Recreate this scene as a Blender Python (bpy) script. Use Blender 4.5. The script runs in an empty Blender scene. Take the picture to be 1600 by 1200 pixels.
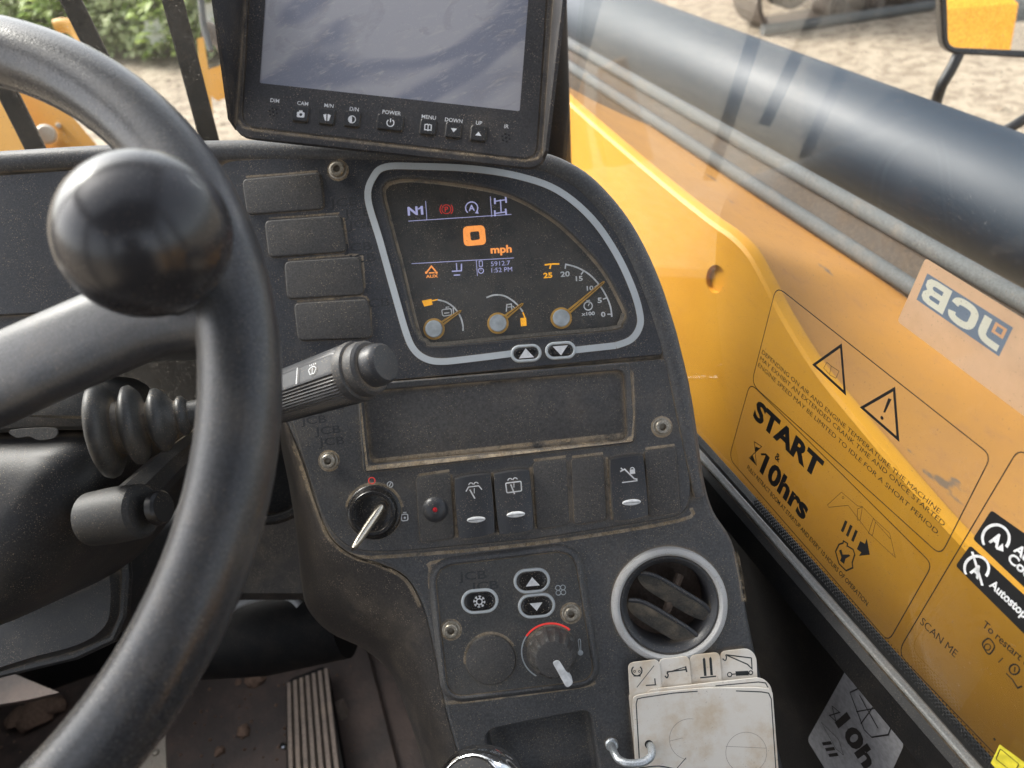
import bpy, bmesh, math, random
from mathutils import Vector as V, Matrix
from mathutils.geometry import tessellate_polygon
rnd = random.Random(11)
SC = bpy.context.scene
COL = SC.collection
# ------------------------------------------------------------------ camera, sky, sun, exposure
CAM = V((0, 0, 1.15))                       # cab floor is z = 0, X right, Y forward
RM = Matrix(((.92749131, .28249645, -.24485837), (-.36617529, .554494, -.7472965), (-.07533611, .7827721, .61773159)))
CX, CY, CZ = RM.col[0].copy(), RM.col[1].copy(), RM.col[2].copy()
cd = bpy.data.cameras.new('camera'); co = bpy.data.objects.new('camera', cd); COL.objects.link(co)
co.matrix_world = Matrix.Translation(CAM) @ RM.to_4x4()
cd.sensor_width = 36; cd.lens = 27; cd.clip_start = .02; cd.clip_end = 3000
cd.dof.use_dof = True; cd.dof.focus_distance = .53; cd.dof.aperture_fstop = 8.5
SC.camera = co
w = bpy.data.worlds.new('World'); SC.world = w; w.use_nodes = True
nt = w.node_tree; bg = nt.nodes['Background']
sky = nt.nodes.new('ShaderNodeTexSky'); sky.sky_type = 'NISHITA'; sky.sun_disc = False
SUN_EL, SUN_AZ = math.radians(41), math.radians(322)     # azimuth clockwise from +Y
sky.sun_elevation = SUN_EL; sky.sun_rotation = SUN_AZ; sky.air_density = 1.0; sky.dust_density = 4.0; sky.ozone_density = 1.0
bw = nt.nodes.new('ShaderNodeRGBToBW'); mxs = nt.nodes.new('ShaderNodeMix'); mxs.data_type = 'RGBA'; mxs.inputs[0].default_value = .72    # thin even cloud whitens the blue
nt.links.new(sky.outputs[0], bw.inputs[0]); nt.links.new(sky.outputs[0], mxs.inputs[6]); nt.links.new(bw.outputs[0], mxs.inputs[7]); nt.links.new(mxs.outputs[2], bg.inputs[0]); bg.inputs[1].default_value = .15
sl = bpy.data.lights.new('sun', 'SUN'); so = bpy.data.objects.new('sun', sl); COL.objects.link(so)
sl.energy = .95; sl.angle = math.radians(14); sl.color = (1, .95, .87)
sd = V((math.sin(SUN_AZ) * math.cos(SUN_EL), math.cos(SUN_AZ) * math.cos(SUN_EL), math.sin(SUN_EL)))
so.rotation_euler = sd.to_track_quat('Z', 'Y').to_euler()
vs = SC.view_settings; vs.view_transform = 'Standard'; vs.look = 'None'; vs.exposure = 1.88; vs.gamma = 1; vs.use_curve_mapping = False

# ------------------------------------------------------------------ geometry helpers
F = 1200.0
D = .53
def ray(px, py): return RM @ V(((px - 800) / F, (600 - py) / F, -1))
def at(px, py, t): return CAM + ray(px, py) * t
def hit(px, py, p, n):
    r = ray(px, py); return CAM + r * ((p - CAM).dot(n) / r.dot(n))

class Plane:                                 # a real plane in the cab; 2D coordinates in mm
    def __init__(s, o, ax, ay):
        s.o = o.copy(); s.ax = ax.normalized(); s.n = ax.cross(ay).normalized(); s.ay = s.n.cross(s.ax)
    def to2(s, p):
        q = hit(p[0], p[1], s.o, s.n) - s.o
        return (q.dot(s.ax) * 1000, q.dot(s.ay) * 1000)
    def to3(s, u, v, h=0): return s.o + (s.ax * u + s.ay * v + s.n * h) * .001
    def lift(s, h): return Plane(s.o + s.n * (h * .001), s.ax, s.ay)
def dash(wmm): return Plane(at(800, 600, D - wmm * .001), CX, CY)

def area2(p): return sum(p[i - 1][0] * p[i][1] - p[i][0] * p[i - 1][1] for i in range(len(p))) / 2
def inset(p, d):
    n = len(p); sg = 1 if area2(p) > 0 else -1; out = []
    for i in range(n):
        a, b, c = p[i - 1], p[i], p[(i + 1) % n]
        def nr(u, v_):
            x, y = v_[0] - u[0], v_[1] - u[1]; l = math.hypot(x, y) or 1e-9
            return (-y / l * sg, x / l * sg)
        n1, n2 = nr(a, b), nr(b, c)
        mx, my = n1[0] + n2[0], n1[1] + n2[1]; k = mx * n1[0] + my * n1[1]
        k = max(k, .35)
        out.append((b[0] + mx * d / k, b[1] + my * d / k))
    return out
def rquad(c, r, n=5):                        # rounded polygon
    out = []; m = len(c)
    for i in range(m):
        a, b, d = V(c[i - 1]), V(c[i]), V(c[(i + 1) % m])
        rr = r[i] if isinstance(r, (list, tuple)) else r
        p = b + (a - b).normalized() * min(rr, (a - b).length * .48); q = b + (d - b).normalized() * min(rr, (d - b).length * .48)
        for k in range(n + 1):
            t = k / n; out.append(tuple(p * (1 - t) ** 2 + b * 2 * t * (1 - t) + q * t * t))
    return out
def cr(pts, n=6, closed=False):              # Catmull-Rom
    pts = [V(p) for p in pts]; m = len(pts); out = []
    for i in range(m if closed else m - 1):
        if closed: p0, p1, p2, p3 = pts[i - 1], pts[i], pts[(i + 1) % m], pts[(i + 2) % m]
        else: p0, p1, p2, p3 = pts[max(i - 1, 0)], pts[i], pts[i + 1], pts[min(i + 2, m - 1)]
        for k in range(n):
            t = k / n
            out.append(tuple(.5 * ((2 * p1) + (p2 - p0) * t + (2 * p0 - 5 * p1 + 4 * p2 - p3) * t * t + (3 * p1 - p0 - 3 * p2 + p3) * t ** 3)))
    if not closed: out.append(tuple(pts[-1]))
    return out
def arc(c, r, a0, a1, n=16, ry=None):        # degrees, clockwise on screen (y down)
    ry = ry or r
    return [(c[0] + r * math.cos(math.radians(a0 + (a1 - a0) * i / n)), c[1] + ry * math.sin(math.radians(a0 + (a1 - a0) * i / n))) for i in range(n + 1)]
def circ(c, r, n=24, ry=None): return arc(c, r, 0, 360, n, ry)[:-1]

def root_loc(o):
    while o.parent: o = o.parent
    return o.location.copy()
_txt = {}
def text2d(s, bold=0.0):
    k = (s, bold)
    if k not in _txt:
        cu = bpy.data.curves.new('t', 'FONT'); cu.body = s; cu.offset = bold; cu.resolution_u = 3
        ob = bpy.data.objects.new('t', cu); COL.objects.link(ob)
        dg = bpy.context.evaluated_depsgraph_get(); ev = ob.evaluated_get(dg); me = ev.to_mesh()
        vs_ = [(v.co.x, v.co.y) for v in me.vertices]; fs = [tuple(p.vertices) for p in me.polygons]
        ev.to_mesh_clear(); bpy.data.objects.remove(ob); bpy.data.curves.remove(cu)
        _txt[k] = (vs_, fs)
    return _txt[k]
def CAPH(bold=0.0): return max(v[1] for v in text2d('H', bold)[0])

class MB:
    def __init__(s): s.v = []; s.f = []; s.ops = []
    def add(s, vs_, fs):
        b = len(s.v); fb_ = len(s.f); s.v += [V(x) for x in vs_]; s.f += [tuple(i + b for i in f) for f in fs]; s.ops.append((b, len(s.v), fb_, len(s.f))); return s
    def prism(s, poly, rings, pl, holes=(), two_d=False, cap=True, back=False):   # rings: (inset mm, height mm), last one capped
        p = poly if two_d else [pl.to2(q) for q in poly]
        n = len(p); vs_ = []; fs = []
        for (ins, h) in rings:
            vs_ += [pl.to3(x, y, h) for x, y in (inset(p, ins) if ins else p)]
        for k in range(len(rings) - 1):
            for i in range(n):
                j = (i + 1) % n; fs.append((k * n + i, k * n + j, (k + 1) * n + j, (k + 1) * n + i))
        if cap:
            if holes:
                q = inset(p, rings[-1][0]); hs = [[pl.to2(z) for z in h] for h in holes]
                loops = [[V((x, y, 0)) for x, y in q]] + [[V((x, y, 0)) for x, y in h] for h in hs]
                b = len(vs_); hh = rings[-1][1]
                vs_ += [pl.to3(x.x, x.y, hh) for l in loops for x in l]
                fs += [tuple(i + b for i in t) for t in tessellate_polygon(loops)]
            else: fs.append(tuple((len(rings) - 1) * n + i for i in range(n)))
        if back: fs.append(tuple(range(n)))
        return s.add(vs_, fs)
    def fill(s, poly, pl, h=0): return s.prism(poly, [(0, h)], pl)
    def ringfill(s, outer, inner, pl, h=0):       # band between two loops with equal counts
        a = [pl.to3(*pl.to2(q), h) for q in outer]; b = [pl.to3(*pl.to2(q), h) for q in inner]; n = len(a)
        return s.add(a + b, [(i, (i + 1) % n, n + (i + 1) % n, n + i) for i in range(n)])
    def stroke(s, pts, wd, pl, h=.0, closed=False):   # flat line on a plane, width mm
        p = [pl.to2(q) for q in pts]; n = len(p); L = []; Rr = []
        for i in range(n):
            a = p[i - 1] if (i or closed) else p[i]; c = p[(i + 1) % n] if (i < n - 1 or closed) else p[i]; b = p[i]
            def un(u, v_):
                x, y = v_[0] - u[0], v_[1] - u[1]; l = math.hypot(x, y)
                return (x / l, y / l) if l > 1e-9 else (0, 0)
            d1, d2 = un(a, b), un(b, c); nx, ny = -(d1[1] + d2[1]), d1[0] + d2[0]; l = math.hypot(nx, ny) or 1
            nx /= l; ny /= l
            dd = d1 if d1 != (0, 0) else d2; k = max(.4, abs(nx * -dd[1] + ny * dd[0]))
            L.append((b[0] + nx * wd / 2 / k, b[1] + ny * wd / 2 / k)); Rr.append((b[0] - nx * wd / 2 / k, b[1] - ny * wd / 2 / k))
        vs_ = [pl.to3(x, y, h) for x, y in L + Rr]
        return s.add(vs_, [(i, (i + 1) % n, n + (i + 1) % n, n + i) for i in range(n if closed else n - 1)])
    def lathe(s, c, axis, prof, n=32, up=None):    # prof: (radius m, height m) along axis
        ax = axis.normalized(); e1 = ax.orthogonal().normalized() if up is None else (up - ax * up.dot(ax)).normalized(); e2 = ax.cross(e1)
        vs_ = []; fs = []
        for (r, h) in prof:
            for i in range(n):
                a = 2 * math.pi * i / n; vs_.append(c + ax * h + (e1 * math.cos(a) + e2 * math.sin(a)) * max(r, 1e-6))
        for k in range(len(prof) - 1):
            for i in range(n):
                j = (i + 1) % n; fs.append((k * n + i, k * n + j, (k + 1) * n + j, (k + 1) * n + i))
        fs.append(tuple(range(n))); fs.append(tuple((len(prof) - 1) * n + i for i in range(n)))
        return s.add(vs_, fs)
    def disc(s, p, pl, prof, n=28):               # lathe on a plane at a pixel, mm
        c = pl.to3(*pl.to2(p)); return s.lathe(c, pl.n, [(r * .001, h * .001) for r, h in prof], n)
    def tube(s, pts, rad, n=12, closed=False, caps=True, flat=None):
        pts = [V(p) for p in pts]; m = len(pts); rad = rad if isinstance(rad, (list, tuple)) else [rad] * m
        vs_ = []; e = None
        for i in range(m):
            a = pts[i - 1] if (i or closed) else pts[i]; b = pts[(i + 1) % m] if (i < m - 1 or closed) else pts[i]
            t = (b - a).normalized()
            if e is None: e = t.orthogonal().normalized()
            e = (e - t * e.dot(t)).normalized(); e2 = t.cross(e)
            for k in range(n):
                an = 2 * math.pi * k / n; vs_.append(pts[i] + (e * math.cos(an) + e2 * math.sin(an)) * rad[i])
        fs = []
        for i in range(m if closed else m - 1):
            j = (i + 1) % m; off = 0
            if closed and j == 0:
                off = min(range(n), key=lambda q: (vs_[q] - vs_[i * n]).length)
            for k in range(n):
                k2 = (k + 1) % n
                fs.append((i * n + k, i * n + k2, j * n + (k2 + off) % n, j * n + (k + off) % n))
        if caps and not closed: fs += [tuple(range(n)), tuple((m - 1) * n + k for k in range(n))]
        return s.add(vs_, fs)
    def loft(s, rows, closed=False):              # grid of 3D points
        m = len(rows[0]); vs_ = [p for r in rows for p in r]; fs = []
        for i in range(len(rows) - 1):
            for k in range(m if closed else m - 1):
                k2 = (k + 1) % m; fs.append((i * m + k, i * m + k2, (i + 1) * m + k2, (i + 1) * m + k))
        return s.add(vs_, fs)
    def box(s, c, hx, hy, hz, ax=V((1, 0, 0)), ay=V((0, 1, 0)), bev=.003):
        pl = Plane(c, ax, ay); q = [(-hx * 1e3, -hy * 1e3), (hx * 1e3, -hy * 1e3), (hx * 1e3, hy * 1e3), (-hx * 1e3, hy * 1e3)]
        b = bev * 1e3; h = hz * 1e3
        return s.prism(q, [(b, -h), (0, -h + b), (0, h - b), (b, h)], pl, two_d=True, back=True)
    def text(s, t, p0, p1, pt, pl, bold=0.0, h=0.0, cap=None):   # baseline start/end and top of first letter, in pixels
        vs_, fs = text2d(t, bold)
        if not vs_: return s
        x0 = min(v[0] for v in vs_); x1 = max(v[0] for v in vs_); ch = CAPH(bold) if cap is None else cap
        a, b, c = pl.to2(p0), pl.to2(p1), pl.to2(pt)
        ux, uy = b[0] - a[0], b[1] - a[1]; l = math.hypot(ux, uy); hh = math.hypot(c[0] - a[0], c[1] - a[1])
        nx, ny = -uy / l, ux / l
        if nx * (c[0] - a[0]) + ny * (c[1] - a[1]) < 0: nx, ny = -nx, -ny
        return s.add([pl.to3(a[0] + ux * (x - x0) / (x1 - x0) + nx * hh * y / ch, a[1] + uy * (x - x0) / (x1 - x0) + ny * hh * y / ch, h) for x, y in vs_], fs)
    def ctext(s, t, c, hpx, ang, pl, bold=0.0, h=0.0, xs=1.0):    # centred text: pixel centre, cap height px, screen angle (ccw deg)
        vs_, fs = text2d(t, bold); x0 = min(v[0] for v in vs_); x1 = max(v[0] for v in vs_); ch = CAPH(bold); k = hpx / ch
        wd = (x1 - x0) * k * xs; ca, sa = math.cos(math.radians(ang)), math.sin(math.radians(ang))
        b0 = (c[0] - wd / 2 * ca + hpx / 2 * sa, c[1] + wd / 2 * sa + hpx / 2 * ca)
        return s.text(t, b0, (b0[0] + wd * ca, b0[1] - wd * sa), (b0[0] - hpx * sa, b0[1] - hpx * ca), pl, bold, h)
    def mesh(s, name, m, off=V((0, 0, 0)), ang=35, recalc=True):
        me = bpy.data.meshes.new(name); me.from_pydata([tuple(v - off) for v in s.v], [], s.f)
        if recalc:
            bm = bmesh.new(); bm.from_mesh(me); bmesh.ops.recalc_face_normals(bm, faces=bm.faces); bm.to_mesh(me); bm.free()
        me.materials.append(m)
        me.polygons.foreach_set('use_smooth', [True] * len(me.polygons))
        me.set_sharp_from_angle(angle=math.radians(ang)); me.update()
        return me
    def build(s, name, m, parent=None, label=None, cat=None, group=None, kind=None, loc=None, ang=35):
        if parent is None:
            if loc is None:
                xs = [v.x for v in s.v]; ys = [v.y for v in s.v]; loc = V(((min(xs) + max(xs)) / 2, (min(ys) + max(ys)) / 2, min(v.z for v in s.v)))
            off = loc
        else: off = root_loc(parent)
        o = bpy.data.objects.new(name, s.mesh(name, m, off, ang)); COL.objects.link(o)
        if parent is None: o.location = loc
        else: o.parent = parent
        return tag(o, label, cat, group, kind)
def tag(o, label=None, cat=None, group=None, kind=None):
    for k, v_ in (('label', label), ('category', cat), ('group', group), ('kind', kind)):
        if v_: o[k] = v_
    return o
def thing(name, label, cat, loc, group=None):
    o = bpy.data.objects.new(name, None); COL.objects.link(o); o.location = loc; o.empty_display_size = .05
    return tag(o, label, cat, group)
def copy_part(o, parent, loc=(0, 0, 0), rot=None):
    c = o.copy(); COL.objects.link(c); c.parent = parent; c.location = loc
    if rot is not None: c.rotation_euler = rot
    return c

# ------------------------------------------------------------------ materials
class NT:
    def __init__(s, name):
        s.m = bpy.data.materials.new(name); s.m.use_nodes = True; s.t = s.m.node_tree; s.b = s.t.nodes['Principled BSDF']; s.out = s.t.nodes['Material Output']
        s.co = s.t.nodes.new('ShaderNodeTexCoord').outputs['Object']
    def n(s, typ, **kw):
        x = s.t.nodes.new('ShaderNode' + typ)
        for k, v_ in kw.items(): setattr(x, k, v_)
        return x
    def set(s, sock, v_):
        if hasattr(v_, 'is_linked') or isinstance(v_, bpy.types.NodeSocket): s.t.links.new(v_, sock)
        else: sock.default_value = v_
    def noise(s, scale, detail=3, rough=.55, dist=0, co=None, stretch=None):
        x = s.n('TexNoise'); x.inputs['Scale'].default_value = scale; x.inputs['Detail'].default_value = detail; x.inputs['Roughness'].default_value = rough; x.inputs['Distortion'].default_value = dist
        c = co or s.co
        if stretch: 
            mp = s.n('Mapping'); s.set(mp.inputs[0], c); mp.inputs['Rotation'].default_value = stretch[1]; mp.inputs['Scale'].default_value = stretch[0]; c = mp.outputs[0]
        s.set(x.inputs['Vector'], c); return x.outputs['Fac']
    def ramp(s, v_, a, b, lo=0.0, hi=1.0):
        x = s.n('MapRange'); x.interpolation_type = 'SMOOTHSTEP'; s.set(x.inputs[0], v_)
        for i, q in zip((1, 2, 3, 4), (a, b, lo, hi)): x.inputs[i].default_value = q
        return x.outputs[0]
    def mul(s, a, b, op='MULTIPLY'):
        x = s.n('Math', operation=op); s.set(x.inputs[0], a); s.set(x.inputs[1], b); x.use_clamp = op == 'ADD'; return x.outputs[0]
    def mix(s, f, a, b):
        x = s.n('Mix', data_type='RGBA'); s.set(x.inputs[0], f); s.set(x.inputs[6], a); s.set(x.inputs[7], b); return x.outputs[2]
    def bump(s, h, st, dist=.001):
        x = s.n('Bump'); x.inputs['Strength'].default_value = st; x.inputs['Distance'].default_value = dist; s.set(x.inputs['Height'], h); s.set(s.b.inputs['Normal'], x.outputs[0])
def C4(c): return (c[0], c[1], c[2], 1)
DUST = (.42, .335, .235)
def plastic(name, col, rough=.5, dust=.1, crev=.5, grain=.25, gs=1100, spec=.5, metal=0.0, dcol=DUST, specks=.5):
    N = NT(name); big = N.noise(9, 4); fine = N.noise(gs, 2)
    base = N.mix(N.ramp(big, .3, .7), C4([c * .85 for c in col]), C4([c * 1.18 for c in col]))
    if grain > .08: base = N.mix(N.ramp(N.noise(gs * .8, 2, .6), .38, .66, 0, .45), base, C4([c * 1.9 + .004 for c in col])); base = N.mix(N.ramp(N.noise(gs * .55, 2), .5, .7, 0, .35), base, C4([c * .45 for c in col]))
    d = N.mul(N.ramp(N.noise(28, 5, .65), .45, .8), dust * .55)
    if specks:
        sp = N.ramp(N.noise(1350, 0), .685, .76, 0, specks * .95); d = N.mul(d, N.mul(sp, N.ramp(N.noise(60, 3), .35, .6)), 'ADD')
    if crev:
        ao = N.n('AmbientOcclusion', samples=4); ao.inputs['Distance'].default_value = .006; 
        cv = N.mul(N.ramp(ao.outputs['AO'], .80, .42, 0, 1), N.ramp(N.noise(70, 4, .7), .25, .60)); d = N.mul(d, N.mul(cv, crev), 'ADD')
    N.set(N.b.inputs['Base Color'], N.mix(d, base, C4(dcol)))
    N.set(N.b.inputs['Roughness'], N.mul(N.ramp(big, .3, .7, rough - .06, rough + .06), N.mul(d, .35), 'ADD'))
    N.b.inputs['Metallic'].default_value = metal
    N.b.inputs['Specular IOR Level'].default_value = spec
    if grain: N.bump(fine, grain, .0004)
    return N.m
def flat(name, col, rough=.5, emit=0.0, metal=0.0, spec=.4):
    N = NT(name); N.set(N.b.inputs['Base Color'], N.mix(N.ramp(N.noise(220, 3), .3, .75), C4(col), C4([c * .72 for c in col]))); N.b.inputs['Roughness'].default_value = rough
    N.b.inputs['Metallic'].default_value = metal; N.b.inputs['Specular IOR Level'].default_value = spec
    if emit: N.b.inputs['Emission Color'].default_value = C4(col); N.b.inputs['Emission Strength'].default_value = emit
    return N.m
def glass(name, dust=.06, gloss=.05, col=(.62, .57, .5), streak=True, rough=.02):
    N = NT(name); N.t.nodes.remove(N.b)
    tr = N.n('BsdfTransparent'); tr.inputs[0].default_value = (.97, .98, .975, 1)
    gl = N.n('BsdfGlossy'); gl.inputs['Roughness'].default_value = rough; gl.inputs[0].default_value = (1, 1, 1, 1)
    fr = N.n('LayerWeight'); fr.inputs[0].default_value = .25
    f = N.mul(N.mul(fr.outputs['Fresnel'], .125), gloss, 'ADD') if gloss else 0.0
    m1 = N.n('MixShader'); N.set(m1.inputs[0], f); N.set(m1.inputs[1], tr.outputs[0]); N.set(m1.inputs[2], gl.outputs[0])
    df = N.n('BsdfDiffuse'); df.inputs[0].default_value = C4(col)
    tl = N.n('BsdfTranslucent'); tl.inputs[0].default_value = C4(col)
    ad = N.n('MixShader'); ad.inputs[0].default_value = .5; N.set(ad.inputs[1], df.outputs[0]); N.set(ad.inputs[2], tl.outputs[0])
    d = N.ramp(N.noise(6, 5, .6, .6), .3, .75, dust * .35, dust * 1.5)
    if streak:
        sc = N.noise(900, 1, stretch=((1, .04, .25), (.5, .3, .2))); d = N.mul(d, N.ramp(sc, .62, .72, 0, dust * 1.2), 'ADD')
        sp = N.noise(1000, 0); d = N.mul(d, N.ramp(sp, .80, .84, 0, .3), 'ADD')
    m2 = N.n('MixShader'); N.set(m2.inputs[0], d); N.set(m2.inputs[1], m1.outputs[0]); N.set(m2.inputs[2], ad.outputs[0])
    N.set(N.out.inputs[0], m2.outputs[0]); return N.m

M_SHELL = plastic('textured_black_plastic', (.060, .061, .064), .52, .16, .75, .5, 900)
M_FASC = plastic('fascia_plastic', (.040, .042, .048), .46, .12, .6, .12, 1300)
M_BLANK = plastic('blank_plastic', (.054, .0515, .050), .55, .10, .5, .4, 1200)
M_LOWFASC = plastic('lower_fascia_plastic', (0.0558, 0.0558, 0.0577), .5, .22, .9, .2, 1200)
M_RADIO = plastic('grained_cover_plastic', (0.0540, 0.0522, 0.0522), .55, .2, .9, .8, 700)
M_SWITCH = plastic('switch_plastic', (0.0403, 0.0420, 0.0470), .36, .08, .4, .06, 1200)
M_DIM = plastic('brown_black_plastic', (.026, .022, .020), .55, .25, .4, .4, 800)
M_BLACK = plastic('black_gloss_plastic', (.012, .012, .013), .3, .06, .3, .05)
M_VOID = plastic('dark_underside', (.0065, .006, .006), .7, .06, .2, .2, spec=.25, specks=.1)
M_WHEEL = plastic('wheel_rubber', (.040, .041, .044), .30, .22, 0, .3, 900, specks=.2)
M_KNOB = plastic('knob_plastic', (.026, .026, .029), .22, .03, 0, .03, 300, specks=.1)
M_RUBBER = plastic('boot_rubber', (.035, .035, .034), .42, .25, .6, .1)
M_COWL = plastic('cowl_plastic', (.020, .020, .021), .45, .12, .4, .3)
M_LEVER = plastic('lever_plastic', (.030, .030, .030), .55, .15, .4, .3)
M_COWLTOP = plastic('dusty_cowl_plastic', (.06, .058, .054), .6, .35, .4, .4)
M_TRIM = plastic('silver_trim', (.56, .60, .62), .42, .10, .2, .02, 900, dcol=(.2, .16, .11), specks=.2)
M_VENTRING = plastic('worn_grey_ring', (.50, .495, .485), .5, .5, .6, .07, dcol=(.2, .165, .12))
M_LOUV = plastic('dusty_louvre', (.065, .062, .057), .45, 2.2, .6, .2, 900, dcol=(.27, .22, .16))
M_DUCT = plastic('dusty_duct', (.10, .072, .055), .7, 1.4, .3, .3, 500, dcol=(.16, .11, .08))
M_METAL = plastic('bolt_steel', (.32, .29, .24), .4, .5, .8, .1, metal=.7, dcol=(.16, .12, .08))
M_ZINC = plastic('zinc_wire', (.55, .58, .6), .36, .25, .2, .15, metal=.75, dcol=(.3, .3, .28))
M_CHROME = plastic('chrome', (.72, .73, .74), .09, .04, 0, 0, metal=1, specks=0)
M_KEY = plastic('key_steel', (.62, .57, .48), .24, .3, .3, .05, metal=.95, dcol=(.3, .24, .17))
M_PRINT = flat('white_print', (.84, .85, .86), .6)
M_PDARK = flat('dark_print', (.012, .012, .013), .5)
M_EMB = plastic('tonal_print', (.028, .029, .033), .5, .05, .0, .1, specks=0)
M_BLUE = flat('lilac_display_print', (.34, .34, .56), .5, .22)
M_ORANGE = flat('orange_display_print', (.75, .26, .06), .5, .3)
M_RED = flat('red_print', (.72, .05, .04), .5, .15)
M_AMBER = flat('amber_print', (.85, .38, .02), .5, .2)
M_NEEDLE = flat('needle_amber', (.66, .36, .07), .45)
M_DIAL = plastic('dial_face', (.034, .034, .035), .5, .06, .1, .05, specks=.5)
M_LIP = plastic('dusty_bezel_lip', (.10, .09, .075), .6, .9, .5, .3, 900, dcol=(.40, .33, .24))
M_SCRN = flat('lcd_dark', (.022, .024, .028), .3)
M_LENS = glass('cluster_lens', .11, .012, (.45, .45, .45))
M_HUB = flat('hub_grey', (.45, .49, .51), .45)
M_LED = flat('red_led', (.6, .02, .03), .2)
M_CLIM = plastic('climate_panel_plastic', (0.0552, 0.0552, 0.0552), .5, .2, .7, .3)

def yellow(name, dirt=.2, dcol=(.5, .30, .14), rough=.4):
    N = NT(name); n1 = N.noise(5, 5, .6); n2 = N.noise(60, 4, .7, stretch=((1, .6, 1), (0, 0, 0)))
    base = N.mix(N.ramp(n1, .3, .7), (.565, .25, .0022, 1), (.63, .295, .003, 1))
    d = N.mul(N.ramp(n1, .25, .75, dirt * .7, dirt * 1.3), N.ramp(n2, .52, .75, 0, dirt * .3), 'ADD')
    c = N.mix(d, base, C4(dcol))
    sm = N.ramp(N.noise(24, 4, .6, stretch=((1, .45, 1), (0, 0, .5))), .665, .72, 0, .8 if dirt > .4 else 0)
    N.set(N.b.inputs['Base Color'], N.mix(sm, c, (.12, .10, .08, 1)))
    N.set(N.b.inputs['Roughness'], N.mul(N.mul(d, .5), rough, 'ADD')); N.bump(N.noise(40, 4), .05, .002)
    return N.m
M_YEL = yellow('yellow_paint', .10)
M_YELD = yellow('dusty_yellow_paint', .72, (.38, .18, .058))
M_YELE = yellow('yellow_edge_paint', .03)
def boom_mat():
    N = NT('boom_black_paint'); n = N.noise(7, 4, stretch=((1, .2, 1), (0, 0, 0)))
    N.set(N.b.inputs['Base Color'], N.mix(N.ramp(n, .35, .75, .0, .35), (.014, .024, .038, 1), (.05, .065, .08, 1)))
    N.set(N.b.inputs['Roughness'], N.ramp(n, .3, .7, .46, .62)); N.bump(N.noise(300, 3), .04, .002); return N.m
M_BOOM = boom_mat()
M_PIPE = plastic('pipe_paint', (.075, .080, .080), .8, .45, .3, .2, 600, dcol=(.26, .20, .14))
M_CHAN = plastic('dirty_channel', (.05, .036, .024), .8, .6, .3, .4, 300, dcol=(.13, .085, .05))
M_RAIL = plastic('rail_black', (.007, .007, .0075), .5, .05, .3, .3, spec=.25, specks=.12)
M_SEAL = plastic('seal_grey', (.16, .16, .155), .6, .4, .3, .2)
M_FRIT = flat('frit_black', (.012, .012, .012), .4)
M_WIN = glass('side_window_glass', .008, .006)
M_SCREEN = glass('windscreen_glass', .015, .01)
def film(name, f, col):
    N = NT(name); N.t.nodes.remove(N.b); tr = N.n('BsdfTransparent'); df = N.n('BsdfDiffuse'); df.inputs[0].default_value = C4(col)
    tl = N.n('BsdfTranslucent'); tl.inputs[0].default_value = C4(col); a = N.n('MixShader'); a.inputs[0].default_value = .55
    N.set(a.inputs[1], df.outputs[0]); N.set(a.inputs[2], tl.outputs[0])
    m = N.n('MixShader'); N.set(m.inputs[0], N.ramp(N.noise(30, 4), .3, .7, f * .85, min(1, f * 1.1))); N.set(m.inputs[1], tr.outputs[0]); N.set(m.inputs[2], a.outputs[0]); N.set(N.out.inputs[0], m.outputs[0]); return N.m
M_FILM = film('clear_sticker_film', .012, (.7, .6, .42))
M_PEACH = film('peach_sticker_back', .93, (.80, .52, .33))
M_PBLUE = film('grey_blue_print', 1.0, (.20, .25, .33))
M_PWHITE = film('cream_print', 1.0, (.80, .78, .66))
M_PORA = film('orange_print', 1.0, (.80, .45, .24))
def paper():
    N = NT('laminated_card'); d = N.ramp(N.noise(22, 6, .7), .40, .70, .05, .75); s2 = N.ramp(N.noise(800, 1), .66, .74, 0, .45)
    c = N.mix(d, (.88, .83, .75, 1), (.64, .47, .28, 1)); N.set(N.b.inputs['Base Color'], N.mix(N.mul(s2, N.ramp(N.noise(30, 3), .45, .65)), c, (.16, .10, .06, 1)))
    N.b.inputs['Roughness'].default_value = .42; N.bump(N.noise(40, 4), .08, .002); return N.m
M_CARD = paper()
M_CARDPRINT = flat('card_print', (.03, .035, .035), .5)
M_CARDFAINT = flat('faint_pencil_print', (.30, .22, .16), .6)
M_GREYST = flat('grey_sticker', (.30, .30, .31), .5)
M_YELST = flat('yellow_label', (.72, .62, .05), .5)
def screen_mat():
    N = NT('dust_reflection_screen'); a = N.noise(15, 2, .4, .6, stretch=((.6, 2.2, 1.2), (.3, .5, .9))); b = N.noise(260, 4, .7, .8, stretch=((.10, 1.4, .9), (.2, .3, .5))); e = N.noise(34, 3, .5, 2.5)
    c = N.mix(N.ramp(a, .42, .53), (.20, .21, .26, 1), (.35, .345, .37, 1)); c = N.mix(N.mul(N.ramp(b, .50, .70, 0, .7), N.ramp(e, .35, .6)), c, (.44, .42, .41, 1)); c = N.mix(N.mul(N.ramp(e, .55, .62, 0, .3), N.ramp(b, .35, .6)), c, (.20, .195, .22, 1))  # broad reflection bands painted into the colour, with real dust smears over them
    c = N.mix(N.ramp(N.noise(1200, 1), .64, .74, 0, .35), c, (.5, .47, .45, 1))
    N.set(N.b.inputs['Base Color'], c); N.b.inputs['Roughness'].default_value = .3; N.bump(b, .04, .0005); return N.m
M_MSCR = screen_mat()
M_MBODY = plastic('monitor_plastic', (0.0286, 0.0273, 0.0286), .48, .22, .5, .35, 1000)
M_MBTN = plastic('monitor_button', (.02, .02, .021), .4, .1, .5, .1)
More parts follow.
